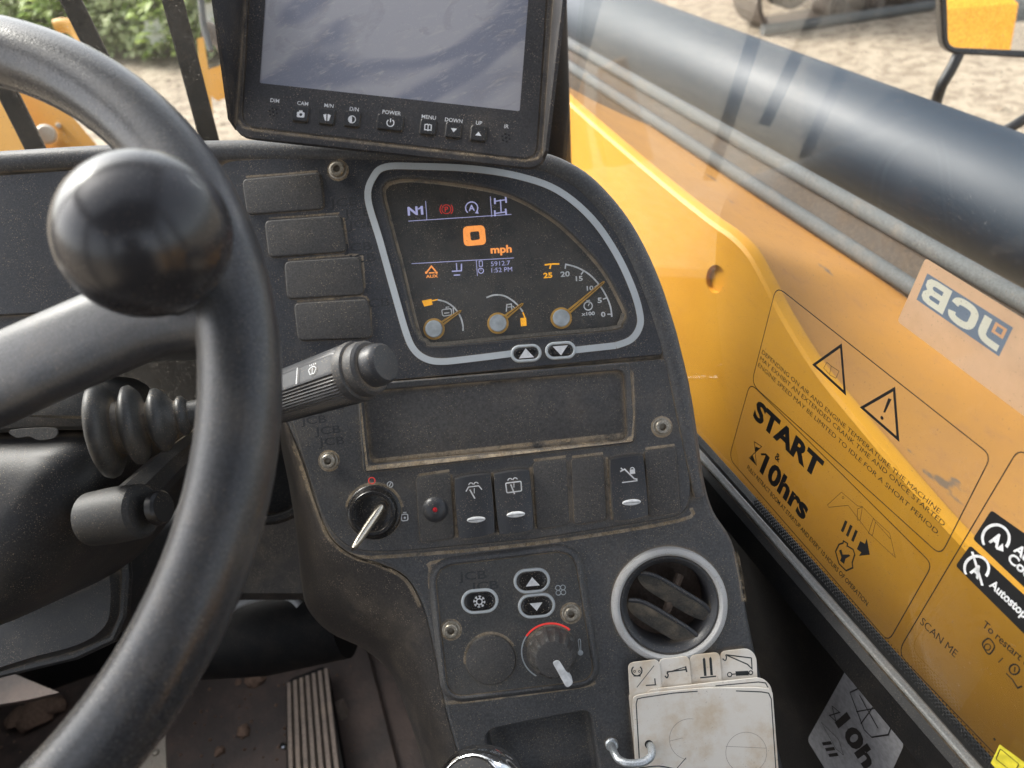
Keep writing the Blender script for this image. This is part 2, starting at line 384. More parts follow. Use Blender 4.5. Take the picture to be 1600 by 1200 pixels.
def ground_mat():
    N = NT('dry_sandy_ground'); a = N.noise(.5, 6, .6); b = N.noise(7, 5, .7); c_ = N.noise(40, 3)
    c = N.mix(N.ramp(a, .3, .7), (.33, .27, .195, 1), (.46, .385, .285, 1)); c = N.mix(N.ramp(b, .42, .60, 0, .85), c, (.19, .145, .10, 1)); c = N.mix(N.ramp(c_, .6, .75, 0, .5), c, (.55, .49, .41, 1))
    N.set(N.b.inputs['Base Color'], c); N.b.inputs['Roughness'].default_value = .9; N.bump(N.mul(b, c_, 'ADD'), .6, .06); return N.m
M_GND = ground_mat()
def floor_mat():
    N = NT('muddy_rubber'); a = N.noise(8, 6, .7); b = N.noise(90, 4, .7)
    c = N.mix(N.ramp(a, .40, .68, .1, .8), (.042, .032, .027, 1), (.115, .076, .058, 1)); c = N.mix(N.ramp(b, .62, .75, 0, .5), c, (.11, .08, .055, 1))
    N.set(N.b.inputs['Base Color'], c); N.b.inputs['Roughness'].default_value = .6; N.bump(b, .35, .004); return N.m
M_MUD = floor_mat()
M_CLOD = plastic('dry_mud', (.15, .095, .065), .9, .5, 0, .8, 300, dcol=(.24, .17, .12))
M_PEDAL = plastic('muddy_pedal_rubber', (.20, .158, .128), .6, 3.0, .1, .5, 500, dcol=(.32, .25, .195))
M_STEEL = plastic('dull_steel_plate', (.42, .37, .30), .5, .3, .2, .2, metal=.3)
def leaf_mat(name, a, b):
    N = NT(name); oi = N.n('ObjectInfo'); g = N.n('NewGeometry'); r = g.outputs['Random Per Island']
    N.set(N.b.inputs['Base Color'], N.mix(r, C4(a), C4(b))); N.b.inputs['Roughness'].default_value = .5
    tl = N.n('BsdfTranslucent'); N.set(tl.inputs[0], N.mix(r, C4(a), C4(b))); mx = N.n('MixShader'); mx.inputs[0].default_value = .4
    N.set(mx.inputs[1], N.b.outputs[0]); N.set(mx.inputs[2], tl.outputs[0]); N.set(N.out.inputs[0], mx.outputs[0]); return N.m
M_LEAF = leaf_mat('hedge_leaf', (.20, .32, .05), (.46, .56, .18)); M_LEAF2 = leaf_mat('pale_leaf', (.28, .36, .15), (.5, .54, .32))
M_STEM = flat('plant_stem', (.12, .10, .05), .8)
M_FLOWER = flat('white_petal', (.8, .8, .76), .6)
M_TRACK = plastic('rusty_track_steel', (.07, .052, .04), .7, .3, .2, .4, 40, dcol=(.28, .21, .14))
M_MIRROR = flat('mirror_glass', (.86, .86, .86), .015, metal=1.0)
M_ORNG = yellow('orange_yellow_paint', .12, (.5, .3, .14))

# ================================================================== ground and cab structure
GZ = -1.0
g = MB(); S = 600
g.add([(-S, -S, GZ), (S, -S, GZ), (S, S, GZ), (-S, S, GZ)], [(0, 1, 2, 3)]); g.build('ground', M_GND, kind='structure', loc=V((0, 0, GZ)))
# gentle ruts and scattered stones on the ground in view
st = MB()
for i in range(900):
    px = rnd.uniform(880, 1640) if i % 2 else rnd.uniform(-60, 400); py = rnd.uniform(-60, 240)
    p = hit(px, py, V((0, 0, GZ)), V((0, 0, 1)))
    if (p - CAM).length > 25: continue
    r = rnd.uniform(.008, .03) * (1.6 if rnd.random() < .1 else 1)
    vs_ = [p + V((rnd.uniform(.6, 1.2) * r * x, rnd.uniform(.6, 1.2) * r * y, rnd.uniform(.4, .8) * r * z)) for x, y, z in ((1, 0, .1), (0, 1, .1), (-1, 0, .1), (0, -1, .1), (.1, .1, 1))]
    st.add(vs_, [(0, 1, 4), (1, 2, 4), (2, 3, 4), (3, 0, 4)])
st.build('gravel', M_GND, kind='stuff', label='loose pale stones strewn over the sandy yard', ang=20)
fl = MB(); fl.box(V((-.2, .28, -.03)), .56, .86, .03, bev=.002); fl.build('cab_floor', M_MUD, kind='structure')
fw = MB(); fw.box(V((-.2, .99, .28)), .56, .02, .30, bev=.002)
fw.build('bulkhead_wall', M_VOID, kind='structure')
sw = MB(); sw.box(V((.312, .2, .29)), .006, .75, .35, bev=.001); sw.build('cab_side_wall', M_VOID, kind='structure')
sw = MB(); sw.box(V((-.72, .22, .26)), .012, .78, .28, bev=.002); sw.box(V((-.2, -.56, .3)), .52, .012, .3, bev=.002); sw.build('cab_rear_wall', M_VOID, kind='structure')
rf = MB()
for a, b, c_, hx, hy in ((-.2, .74, 1.62, .55, .10), (-.2, -.5, 1.62, .55, .14), (-.70, .15, 1.62, .06, .6), (.285, .15, 1.62, .03, .6)): rf.box(V((a, b, c_)), hx, hy, .03, bev=.01)
rf.box(V((-.2, -.19, 1.625)), .47, .27, .02, bev=.004)  # unseen roof, shaped so its rear blocks lens glare and grille lights dash
for k in range(5): rf.box(V((-.2, .16 + k * .1, 1.64)), .45, .010, .01, bev=.003)
rf.build('cab_roof', M_RAIL, kind='structure')
pr = MB()
for a, b, r in ((.33, .80, .03), (-.73, .80, .035), (.33, -.55, .05), (-.73, -.55, .06), (-.73, .05, .05), (.36, -.12, .035)): pr.tube([V((a, b, .1)), V((a, b, 1.62))], r, 12)
pr.build('cab_pillar_frame', M_RAIL, kind='structure')

st_ = thing('unseen_driver_seat', 'unseen dark driver seat added behind the camera for reflections', 'seat', V((-.2, -.25, 0)))  # out of view, added to give wheel and knob something dark to reflect
b = MB(); b.box(V((-.2, -.12, .42)), .25, .26, .07, bev=.05); b.build('seat_cushion', M_VOID, st_)
b = MB(); b.box(V((-.2, -.42, .82)), .25, .07, .36, bev=.06); b.build('seat_back', M_VOID, st_)
b = MB(); b.box(V((-.2, -.45, 1.3)), .14, .05, .11, bev=.05); b.build('headrest', M_VOID, st_)

# ================================================================== dashboard
P0 = dash(0)
dashboard = thing('dashboard', 'black moulded dashboard with gauge cluster, switches, climate panel and round air vent', 'dashboard', P0.to3(120, -260, -60))
shell = [(-140, 246), (0, 238), (150, 229), (340, 222), (500, 226), (700, 230), (840, 240), (905, 262), (955, 302), (1000, 365), (1035, 440), (1060, 520), (1080, 600), (1093, 680), (1103, 750), (1118, 800), (1146, 845), (1160, 900), (1170, 960), (1185, 1030), (1205, 1110), (1235, 1240),
         (725, 1240), (712, 1190), (690, 1110), (672, 1020), (655, 950), (630, 905), (590, 885), (545, 870), (510, 840), (488, 790), (470, 730), (450, 680), (432, 640), (410, 560), (330, 545), (-140, 560)]
shell_s = cr(shell[:22], 4) + cr(shell[22:], 4)
VC = (1045, 944)
vent_hole = circ(VC, 72, 40, 69)
tray = rquad([(752, 1140), (925, 1106), (945, 1235), (775, 1240)], [26, 20, 4, 4])
cl_in = cr([(596, 300), (600, 288), (612, 280), (650, 277), (740, 288), (800, 303), (860, 336), (905, 375), (944, 420), (968, 462), (980, 490), (975, 506), (956, 517), (820, 529), (682, 541), (664, 534), (650, 517), (626, 420), (605, 340)], 5, True)
s_ = MB().prism(shell_s, [(-2, -130), (0, -8), (.8, -3), (2.6, -.6), (5, 0)], P0, holes=[vent_hole, tray]); s_.build('console_shell', M_SHELL, dashboard)
# tray pocket
t_ = MB(); q = [P0.to2(p) for p in tray]; t_.prism(q, [(0, 0), (1.2, -1.0), (2, -4), (3, -16), (6, -18)], P0, two_d=True); t_.build('storage_tray', M_SHELL, dashboard)
# flared left flank of the console
ridge = [(432, 640), (450, 680), (470, 730), (488, 790), (510, 840), (545, 870), (590, 885), (630, 905), (655, 950), (672, 1020), (690, 1110), (712, 1190), (725, 1240)]
silh = [(437, 660), (440, 700), (450, 750), (460, 810), (466, 860), (470, 905), (480, 950), (515, 988), (570, 1015), (612, 1055), (638, 1120), (660, 1190), (672, 1240)]
ridge, silh = cr(ridge, 4), cr(silh, 4); rows = []
for k in range(9):
    a = k / 8 * math.pi / 2; s1, h1 = math.sin(a), -70 * (1 - math.cos(a))
    rows.append([at(r[0] + (s[0] - r[0]) * s1 + 6 * math.cos(a), r[1] + (s[1] - r[1]) * s1, D - h1 * .001) for r, s in zip(ridge, silh)])
rows.append([p + (at(800, 700, 1) - CAM).normalized() * .13 + CX * .02 for p in rows[-1]])
MB().loft(rows).build('console_flank', M_DIM, dashboard)
# hood lip
lip = cr([(-140, 264), (0, 255), (150, 246), (340, 238), (500, 239), (700, 242), (825, 252), (892, 276), (940, 318), (981, 375), (1014, 448), (1040, 525), (1059, 600), (1073, 680), (1085, 745), (1092, 775)], 5)
pl2 = dash(1); m = len(lip)
MB().tube([pl2.to3(*pl2.to2(p)) for p in lip], [.0078 - max(0, (i - m * .72) / m) * .016 for i in range(m)], 14).build('hood_lip', M_SHELL, dashboard)
# left instrument fascia behind the steering wheel
lf = rquad([(-140, 284), (118, 265), (128, 485), (-140, 500)], [4, 14, 20, 4]); MB().prism(lf, [(-.3, -6), (0, -.6), (.6, 0)], dash(5)).build('left_fascia', M_FASC, dashboard)
# right upper fascia with its opening
uf = rquad([(343, 285), (344, 252), (470, 244), (600, 242), (760, 245), (836, 253), (884, 271), (927, 306), (966, 355), (996, 410), (1018, 470), (1030, 520), (1037, 554), (640, 592), (442, 606), (437, 585), (425, 505), (405, 437), (375, 377), (352, 325)], [20, 26] + [6] * 10 + [8, 4, 8] + [6] * 5, 4)
FW = dash(6); MB().prism(uf, [(-.3, -7), (0, -.7), (.6, 0)], FW, holes=[cl_in]).build('upper_fascia', M_FASC, dashboard)
lwf = rquad([(443, 614), (640, 599), (1041, 560), (1056, 640), (1069, 700), (1081, 762), (1072, 806), (840, 842), (620, 862), (548, 862), (508, 820), (480, 735), (460, 670)], [8, 4, 8, 6, 6, 20, 30, 6, 20, 40, 30, 12, 12], 5)
rad_in = rquad([(566, 612), (975, 578), (981, 688), (577, 725)], [14, 14, 14, 14])
LF = dash(5); MB().prism(lwf, [(-.3, -6), (0, -.8), (.8, 0)], LF, holes=[rad_in]).build('lower_fascia', M_LOWFASC, dashboard)
# repeated tonal lettering on the fascias
em = MB()
def emb(pl, x0, x1, y0, y1, ok, sz=13):
    r = 0; y = y0
    while y < y1:
        x = x0 + (r % 3) * 22
        while x < x1:
            yy = y - (x - x0) * .095
            if ok(x, yy) and rnd.random() < .9: em.ctext('JCB', (x, yy), sz, 5.5, pl, .02, .06, 1.5)
            x += 50
        y += 18; r += 1
emb(FW, 515, 620, 300, 560, lambda x, y: (x > 513 + (y - 270) * .36) and x < 555 + (y - 270) * .20 and x > 530)
emb(LF, 468, 640, 640, 880, lambda x, y: 478 + (y - 640) * .24 < x < (536 if y < 735 else 622) and y < 846 and math.hypot(x - 585, y - 800) > 72 and math.hypot(x - 514, y - 720) > 30, 12)
em.build('tonal_lettering', M_EMB, dashboard, kind='stuff')
# radio blanking cover and its lip
ro = rquad([(557, 600), (984, 565), (993, 692), (568, 739)], 10); ri = rquad([(566, 612), (975, 578), (981, 688), (577, 725)], 14)
RP = dash(5)
rb = MB(); po = [RP.to2(p) for p in ro]; pi_ = [RP.to2(p) for p in ri]; n = len(po)
rows = [[RP.to3(x, y, -.5) for x, y in po], [RP.to3(x, y, 1.6) for x, y in inset(po, .5)], [RP.to3(x, y, 2.2) for x, y in inset(po, 1.3)], [RP.to3(x, y, 1.4) for x, y in inset(pi_, -.8)], [RP.to3(x, y, -1.2) for x, y in pi_], [RP.to3(x, y, -4) for x, y in inset(pi_, .3)]]
rb.loft(rows, True).build('radio_surround', M_LOWFASC, dashboard)
MB().prism(ri, [(-.5, -5), (0, -3.2), (1.2, -2.6)], RP).build('radio_blanking_cover', M_RADIO, dashboard)
# four blanking plates on the upper fascia
BP = dash(8)
for i, c in enumerate([[(378, 280), (500, 269), (506, 326), (386, 335)], [(413, 345), (533, 336), (541, 393), (420, 402)], [(444, 409), (562, 401), (568, 460), (449, 467)], [(459, 474), (575, 467), (581, 528), (466, 532)]]):
    MB().prism(rquad(c, 9), [(-.4, -2.5), (-.1, -.6), (.3, -.15), (.9, 0)], BP).build('blanking_plate', M_BLANK, dashboard)
# socket screws
def screw(p, h):
    pl = dash(h); o = pl.to3(*pl.to2(p)); rl = root_loc(dashboard)
    b = bpy.data.objects.new('screw', SCREW); COL.objects.link(b); b.parent = dashboard; b.location = o - rl
    b.rotation_euler = (RM @ Matrix.Rotation(rnd.uniform(0, 1), 3, 'Z')).to_euler()
_m = MB().lathe(V((0, 0, 0)), V((0, 0, 1)), [(.0062, -.002), (.0062, .0006), (.0055, .001), (.0050, .0010), (.0047, .0034), (.0041, .0040), (.0026, .0040), (.0023, .0036), (.0021, .0012)], 20); SCREW = _m.mesh('screw', M_METAL)
for p, h in (((528, 266), 5.5), ((514, 720), 5), ((1034, 667), 5), ((705, 984), 2), ((892, 958), 2)): screw(p, h)

# ---- instrument cluster
cl = MB()
DF = dash(1.2)
q = [FW.to2(p) for p in cl_in]
cl.prism(q, [(-.8, .35), (0, .3), (.5, -.4), (1.6, -4.2), (2.4, -4.6)], FW, two_d=True, cap=False)
cluster = cl.build('instrument_cluster', M_LOWFASC, dashboard)
MB().prism([FW.to2(p) for p in cl_in], [(1.2, -4.7)], FW, two_d=True).build('dial_face', M_DIAL, cluster)
# silver band around the cluster
band = cr([(962, 540), (985, 531), (998, 514), (1000, 492), (988, 450), (962, 395), (924, 341), (872, 298), (812, 276), (738, 264), (650, 260), (603, 261), (584, 276), (575, 310), (594, 377), (616, 456), (634, 518), (646, 545), (664, 560), (690, 565), (740, 560), (800, 552.5)], 5)
tb = MB(); L = []
def band_strip(mb, pts, wd, pl, h, ht):
    b = MB().stroke(pts, wd, pl, h + ht); n = len(pts); k = len(b.v) // 2
    mb.add(b.v, b.f)
    lo = [p - pl.n * (ht * .001) for p in b.v]
    mb.loft([b.v[:k], lo[:k]]); mb.loft([b.v[k:], lo[k:]])
band_strip(tb, band, 4.5, FW, 0, .7); band_strip(tb, [(898, 547), (930, 543.5), (962, 540)], 4.5, FW, 0, .7); tb.build('silver_trim', M_TRIM, cluster)
LP = dash(1.35)
def on(mat_, name, fn, parent):
    b = MB(); fn(b); bb = []                      # prints that lie apart become parts of their own
    for a0, a1, f0, f1 in b.ops:
        P_ = b.v[a0:a1]; bb.append([[min(v[q] for v in P_) for q in range(3)], [max(v[q] for v in P_) for q in range(3)]])
    gid = list(range(len(bb)))
    def find(x):
        while gid[x] != x: x = gid[x]
        return x
    for x in range(len(bb)):
        for y in range(x):
            if all(max(bb[x][0][q], bb[y][0][q]) - min(bb[x][1][q], bb[y][1][q]) < .004 for q in range(3)): gid[find(x)] = find(y)
    o = None
    for r in sorted(set(find(x) for x in range(len(bb)))):
        q = MB()
        for x, (a0, a1, f0, f1) in enumerate(b.ops):
            if find(x) == r: q.add(b.v[a0:a1], [tuple(t - a0 for t in f) for f in b.f[f0:f1]])
        o = q.build(name, mat_, parent)
    return o
on(M_LIP, 'bezel_lip', lambda b: band_strip(b, cr([(636, 470), (645, 505), (655, 524), (668, 534), (686, 537.5), (820, 524.5), (952, 513), (968, 504), (973, 490)], 4), 2.4, dash(4.6), 0, 1.5), cluster)
scrq = [(632, 300), (800, 283), (806, 432), (646, 448)]
on(M_SCRN, 'display_screen', lambda b: b.fill([(638, 346), (799, 335), (804, 431), (648, 437)], dash(1.28)), cluster)
def blue(b):
    b.ctext('N1', (649, 329), 13, 4, LP, .035, 0, 1.25); b.stroke([(653.5, 327), (659, 323)], 1.0, LP)
    for l in ([(665, 314), (667, 344)], [(766, 307), (768.5, 339)], [(638, 345.5), (799, 335)], [(643, 412), (803, 403)], [(744, 406), (746, 431)]): b.stroke(l, .45, LP)
    b.stroke(arc((737, 325), 9.5, 130, 395, 20), .8, LP); b.ctext('A', (737, 324.5), 9, 3, LP, .03); b.fill([(742, 333), (748, 334), (746, 328)], LP)
    for y0 in (313, 332): b.stroke([(773, y0 + 1.5), (791, y0 - 1)], .8, LP); b.stroke([(773, y0 - 3.5), (773.5, y0 + 6)], 1.2, LP); b.stroke([(790, y0 - 6), (791, y0 + 4)], 1.2, LP)
    b.stroke([(782, 312), (783, 331)], .8, LP)
    b.stroke([(713, 411), (714, 423)], .7, LP); b.stroke([(706, 424), (721, 423), (721, 412)], .9, LP); b.stroke([(709, 430), (719, 429.5)], .8, LP)
    b.stroke(circ((751.5, 423), 4, 14), .6, LP, closed=True); b.stroke([(751.5, 423), (751.5, 420.5)], .4, LP); b.stroke(rquad([(748.5, 408), (753.5, 407.5), (754, 416), (749, 416.5)], 1), .5, LP, closed=True)
    b.ctext('5912.7', (782, 411.5), 7, 3.5, LP, .0, 0, 1.1); b.ctext('1:52 PM', (784, 421.5), 7, 3.5, LP, .0, 0, 1.05)
on(M_BLUE, 'display_marking', blue, cluster)
def orange(b):
    b.ringfill(rquad([(723, 354), (757, 351.5), (760, 382), (725, 385)], 8), rquad([(734, 362.5), (748.5, 361), (750, 374), (736, 376)], 3), LP)
    b.ctext('mph', (783, 389), 11.5, 3.5, LP, .035, 0, 1.2)
    b.stroke([(667, 425), (674, 416), (681, 424)], 1.0, LP); b.stroke([(670, 426.5), (679, 426)], .9, LP); b.ctext('AUX', (675, 431.5), 4.6, 3.5, LP, .03, 0, 1.35)
    for x in (666, 682): b.disc((x, 426), LP, [(.9, 0), (.8, .02)], 8)
on(M_ORANGE, 'display_marking', orange, cluster)
def redp(b):
    b.stroke(circ((697.5, 327), 7, 18), .4, LP, closed=True); b.ctext('P', (697.5, 327), 8, 3, LP, .0)
    b.stroke(arc((697.5, 327), 10, 135, 225, 8), .45, LP); b.stroke(arc((697.5, 327), 10, -45, 45, 8), .45, LP)
on(M_RED, 'display_marking', redp, cluster)
def dialw(b):
    b.stroke(cr([(684, 468.5), (697, 472), (710, 481), (719, 494), (723, 507), (723.5, 517)], 4), 1.1, LP)
    b.stroke(cr([(760, 465), (772, 461), (787, 462), (800, 469), (810, 478), (817, 487)], 4), 1.1, LP)
    b.stroke(cr([(884, 413), (902, 418), (921, 429), (937, 446), (948, 464), (954, 480), (956, 495)], 4), 1.1, LP)
    for l in ([(884, 412), (883, 420)], [(912, 423), (908, 429)], [(936, 444), (929, 449)], [(949, 465), (942, 467.5)], [(956, 491), (949, 491)]): b.stroke(l, .9, LP)
    for s, p, h in (('20', (883, 428), 8), ('15', (905, 435), 7.5), ('10', (922, 450), 7), ('5', (937, 469), 8), ('0', (942.5, 491), 7.5), ('x100', (919, 490), 5.5)): b.ctext(s, p, h, 4, LP, .03, 0, 1.3)
    b.stroke(rquad([(690, 484), (705, 482), (706, 492), (692, 494)], 3), .7, LP, closed=True); b.stroke([(694, 489.5), (702, 488.5)], .7, LP); b.stroke([(697, 483), (697, 480), (702, 479.5)], .6, LP); b.stroke([(708, 481), (709, 491)], .8, LP)
    b.stroke([(791, 487), (792, 476), (799, 475), (800, 486)], .8, LP); b.stroke([(793, 480), (798, 479.5)], .6, LP); b.stroke([(801, 478), (804, 481), (803, 487)], .6, LP)
    b.stroke(circ((919, 478), 6.5, 16), .8, LP, closed=True); b.stroke([(919, 478), (921, 474)], .6, LP); b.stroke([(916, 470), (922, 469)], .6, LP)
on(M_PRINT, 'dial_marking', dialw, cluster)
def amb(b):
    b.fill([(659, 470), (674, 467), (676, 476), (663, 479)], LP); b.stroke([(675, 470), (684, 468)], .9, LP)
    b.fill([(813, 497), (822, 496), (823, 509), (814, 510)], LP); b.stroke([(817, 488), (820, 496)], .9, LP)
    b.stroke(cr([(851, 414), (862, 412.5), (874, 412.5)], 4), 1.1, LP); b.stroke([(861, 413), (859, 420)], 1, LP); b.ctext('25', (856, 430), 8, 4, LP, .035, 0, 1.3)
on(M_AMBER, 'dial_marking', amb, cluster)
NP = dash(3.0)
for c, tip, rr in (((678, 514), (719, 486), 17), ((778, 505), (816, 475), 17), ((877, 497), (943, 441), 17)):
    b = MB(); d = V(tip) - V(c); L_ = d.length; d.normalize(); nn = V((-d.y, d.x)); cc = V(c)
    b.prism([tuple(cc + d * 12 + nn * 4.2), tuple(cc + d * L_ + nn * 2), tuple(cc + d * (L_ + 3)), tuple(cc + d * L_ - nn * 2), tuple(cc + d * 12 - nn * 4.2)], [(0, -.6), (.25, 0)], NP)
    b.disc(c, NP, [(7.4, -1), (7.4, -.3), (6.8, 0)], 32)
    nd = b.build('needle', M_NEEDLE, cluster)
    MB().disc(c, dash(3.4), [(5.9, -1), (5.9, 1.0), (5.4, 1.5), (.1, 1.6)], 32).build('needle_hub', M_HUB, nd)
    on(M_PDARK, 'needle_groove', lambda b: b.stroke([tuple(cc + d * 17), tuple(cc + d * (L_ - 1))], .45, NP, .05), nd)
MB().prism([FW.to2(p) for p in cl_in], [(1.3, -1.2)], FW, two_d=True).build('cluster_lens', M_LENS, cluster)
# ---- oval buttons
def oval(c, wpx, hpx, ang, h, name, parent, glyph):
    pl = dash(h + 1.6); a = math.radians(ang); r = hpx / 2; hw = wpx / 2 - r; pts = []
    for k in range(13): t = -math.pi / 2 + math.pi * k / 12; pts.append((hw + r * math.cos(t), r * math.sin(t)))
    for k in range(13): t = math.pi / 2 + math.pi * k / 12; pts.append((-hw + r * math.cos(t), r * math.sin(t)))
    o = [(c[0] + x * math.cos(a) + y * math.sin(a), c[1] - x * math.sin(a) + y * math.cos(a)) for x, y in pts]
    p = [pl.to2(q) for q in o]
    b = MB(); b.loft([[pl.to3(x, y, hh) for x, y in inset(p, i)] for i, hh in ((-.3, -2), (0, -.4), (.5, .1), (1.3, .1), (1.8, -.4), (2.0, -1.4))], True)
    bt = b.build(name, M_TRIM, parent)
    MB().prism(p, [(1.9, -2), (2.0, -.8), (2.6, -.3), (4.2, -.1)], pl, two_d=True).build('push_face', M_BLACK, bt)
    g_ = MB(); glyph(g_, pl.lift(-.02)); g_.build('button_symbol', M_PRINT, bt)
def tri(c, s, up, ang=5):
    a = math.radians(ang); k = -1 if up else 1
    return lambda b, pl: b.fill([(c[0] + x * math.cos(a) + y * math.sin(a), c[1] - x * math.sin(a) + y * math.cos(a)) for x, y in ((-s, -k * s * .6), (s, -k * s * .6), (0, k * s * .65))], pl)
oval((822, 552), 48, 27, 4, 6, 'up_button', dashboard, tri((822, 552), 12, True)); oval((876, 547.5), 48, 27, 4, 6, 'down_button', dashboard, tri((876, 547.5), 12, False))

# ---- switch row
SP = dash(5.0)
def q4(tl, tr, br, bl): return [tl, tr, br, bl]
def sw_blank(c): return MB().prism(rquad(c, 8), [(-.3, -1), (0, 1.2), (.3, 1.8), (1.2, 2.0)], SP).build('switch_blank', M_BLANK, dashboard)
ledb = sw_blank(q4((650, 745), (704, 738), (711, 840), (657, 848)))
ld = MB().disc((680, 796), dash(7), [(9, -.4), (8.6, .4), (7, 2.2), (4.5, 3.4), (2.2, 3.7), (1.6, 3.2)], 28).build('alarm_light_housing', M_SWITCH, ledb)
MB().disc((680, 796), dash(10.2), [(2, -.5), (1.8, .2), (1, .7), (.1, .8)], 12).build('alarm_light', M_LED, ledb)
for c in (q4((832, 722), (885, 716), (890, 818), (839, 827)), q4((892, 717), (943, 711), (948, 812), (897, 820)), q4((1006, 704), (1055, 698), (1062, 800), (1013, 808))): sw_blank(c)
def rocker(tl, tr, br, bl, lens, icon):
    pl = dash(7); cs = [V(pl.to2(p)) for p in (tl, tr, br, bl)]; rows = []; n = 14; m_ = 9
    for i in range(n + 1):
        t = i / n; row = []
        bulge = (4 * t * (1 - t)) ** .5 if 0 < t < 1 else 0
        for j in range(m_ + 1):
            s = j / m_; e = s - .5
            p = (cs[0] * (1 - s) + cs[1] * s) * (1 - t) + (cs[3] * (1 - s) + cs[2] * s) * t
            wv = 1 + .06 * bulge; mid = (cs[0] + cs[1]) / 2 * (1 - t) + (cs[3] + cs[2]) / 2 * t; p = mid + (p - mid) * wv
            if t < .5: p = p + (cs[0] - cs[3]).normalized() * (.9 * (1 - 4 * e * e)) * (1 - 2 * t)
            else: p = p - (cs[0] - cs[3]).normalized() * (.9 * (1 - 4 * e * e)) * (2 * t - 1)
            h = 1.2 + 2.6 * t + 1.6 * bulge + 1.0 * (1 - abs(2 * e) ** 3)
            if j in (0, m_) or i in (0, n): h = -1.5
            elif j in (1, m_ - 1): h -= .5
            row.append(pl.to3(p.x, p.y, h))
        rows.append(row)
    # steepen the skirt: pull the second ring close to the edge
    for r in rows:
        r[1] = r[0].lerp(r[1], .22) + (r[1] - r[0]).project(pl.n) * .78; r[-2] = r[-1].lerp(r[-2], .22) + (r[-2] - r[-1]).project(pl.n) * .78
    for j in range(m_ + 1):
        for a, b in ((0, 1), (n, n - 1)):
            rows[b][j] = rows[a][j].lerp(rows[b][j], .25) + (rows[b][j] - rows[a][j]).project(pl.n) * .75
    sw_ = MB().loft(rows).build('rocker_switch', M_SWITCH, dashboard, ang=50)
    top = dash(7 + 6.9); MB().disc(lens, top, [(5.4, -1.2), (5.4, 0), (4.9, .35), (.1, .45)], 24).v
    lp = MB(); a = math.radians(5); lp.prism([(lens[0] + 14.5 * math.cos(t) * math.cos(a) + 4.6 * math.sin(t) * math.sin(a), lens[1] - 14.5 * math.cos(t) * math.sin(a) + 4.6 * math.sin(t) * math.cos(a)) for t in [2 * math.pi * k / 24 for k in range(24)]], [(0, -3), (0, 0), (.4, .35), (1.2, .5)], dash(7 + 6.2)); lp.build('switch_lens', M_PRINT, sw_)
    ic = MB(); icon(ic, dash(7 + 5.75)); ic.build('switch_symbol', M_PRINT, sw_)
def ic1(b, p):
    b.stroke([(728, 768), (732, 761), (748, 759), (753, 765)], .7, p); b.stroke([(734, 765), (742, 779)], .9, p); b.stroke([(741, 763), (741, 771)], .5, p)
    b.stroke(arc((736, 758), 3.5, 180, 340, 6), .6, p); b.stroke(arc((744, 757), 3.5, 180, 340, 6), .6, p)
def ic2(b, p):
    b.stroke(rquad([(790, 755), (814, 752), (815, 767), (792, 770)], 2), .8, p, closed=True); b.stroke([(798, 757), (804, 772)], .9, p); b.stroke([(803, 755), (803, 762)], .5, p)
    b.stroke(arc((797, 751), 3.5, 180, 340, 6), .6, p); b.stroke(arc((805, 750), 3.5, 180, 340, 6), .6, p)
def ic3(b, p):
    b.stroke([(969, 737), (976, 733), (991, 748), (996, 749)], .9, p); b.stroke([(972, 754), (996, 751)], .7, p); b.stroke([(970, 731), (974, 735)], .8, p)
    b.fill([(984, 734), (992, 733), (992.5, 740), (984.5, 741)], p); b.stroke(arc((988, 733.5), 3, 180, 360, 8), .6, p)
rocker((710, 747), (767, 739), (774, 832), (718, 841), (744, 812), ic1); rocker((771, 740), (827, 733), (834, 826), (780, 834), (806, 804), ic2); rocker((952, 717), (1004, 710), (1012, 804), (958, 813), (987, 785), ic3)
# ---- ignition lock
il = MB().disc((585, 800), dash(5), [(18.6, -.5), (18.6, 1.2), (17.8, 2.0), (16.6, 2.4), (15.4, 5.5), (14.6, 6.2), (12.8, 6.2), (12.4, 5.2), (11.8, 5.0), (.1, 5.0)], 40).build('ignition_lock', M_BLACK, dashboard)
on(M_RED, 'ignition_symbol', lambda b: b.stroke(circ((581, 751), 5, 16), .6, LF, .08, True), il)
def igw(b):
    b.stroke(circ((609.5, 757), 4.4, 14), .6, LF, .08, True); b.stroke([(608, 760), (611, 754)], .6, LF, .08); b.stroke(rquad([(627, 804), (637, 803), (637.5, 813), (627.5, 814)], 3), .7, LF, .08, True); b.stroke([(630, 801), (635, 800.5)], .7, LF, .08); b.disc((632.5, 809), LF.lift(.08), [(.8, 0), (.7, .02)], 8)
on(M_PRINT, 'ignition_symbol', igw, il)
# ---- climate panel
cp = rquad([(676, 884), (898, 857), (932, 1064), (699, 1092)], [34, 34, 30, 30], 7)
CPl = dash(2.2); p = [CPl.to2(x) for x in cp]
b = MB(); b.loft([[CPl.to3(x, y, h) for x, y in inset(p, i)] for i, h in ((-4.5, -2.4), (-3.2, -.6), (-1.8, .9), (-.6, 1.3), (.5, .6), (1.0, -.8), (1.1, -2.5))], True)
climate = b.build('climate_panel', M_SHELL, dashboard)
MB().prism(p, [(.6, -3), (.8, -.6), (1.4, 0)], CPl, two_d=True).build('climate_plate', M_CLIM, climate)
def snow(b, pl):
    c = (749, 940)
    b.stroke(circ(c, 4.5, 14), .8, pl, closed=True)
    for k in range(8):
        t = math.radians(k * 45 + 5); e = V((math.cos(t), math.sin(t))); b.stroke([tuple(V(c) + e * 4.5), tuple(V(c) + e * 9.5)], .8, pl); nn = V((-e.y, e.x)); b.stroke([tuple(V(c) + e * 9 + nn * 2), tuple(V(c) + e * 6.5), tuple(V(c) + e * 9 - nn * 2)], .5, pl)
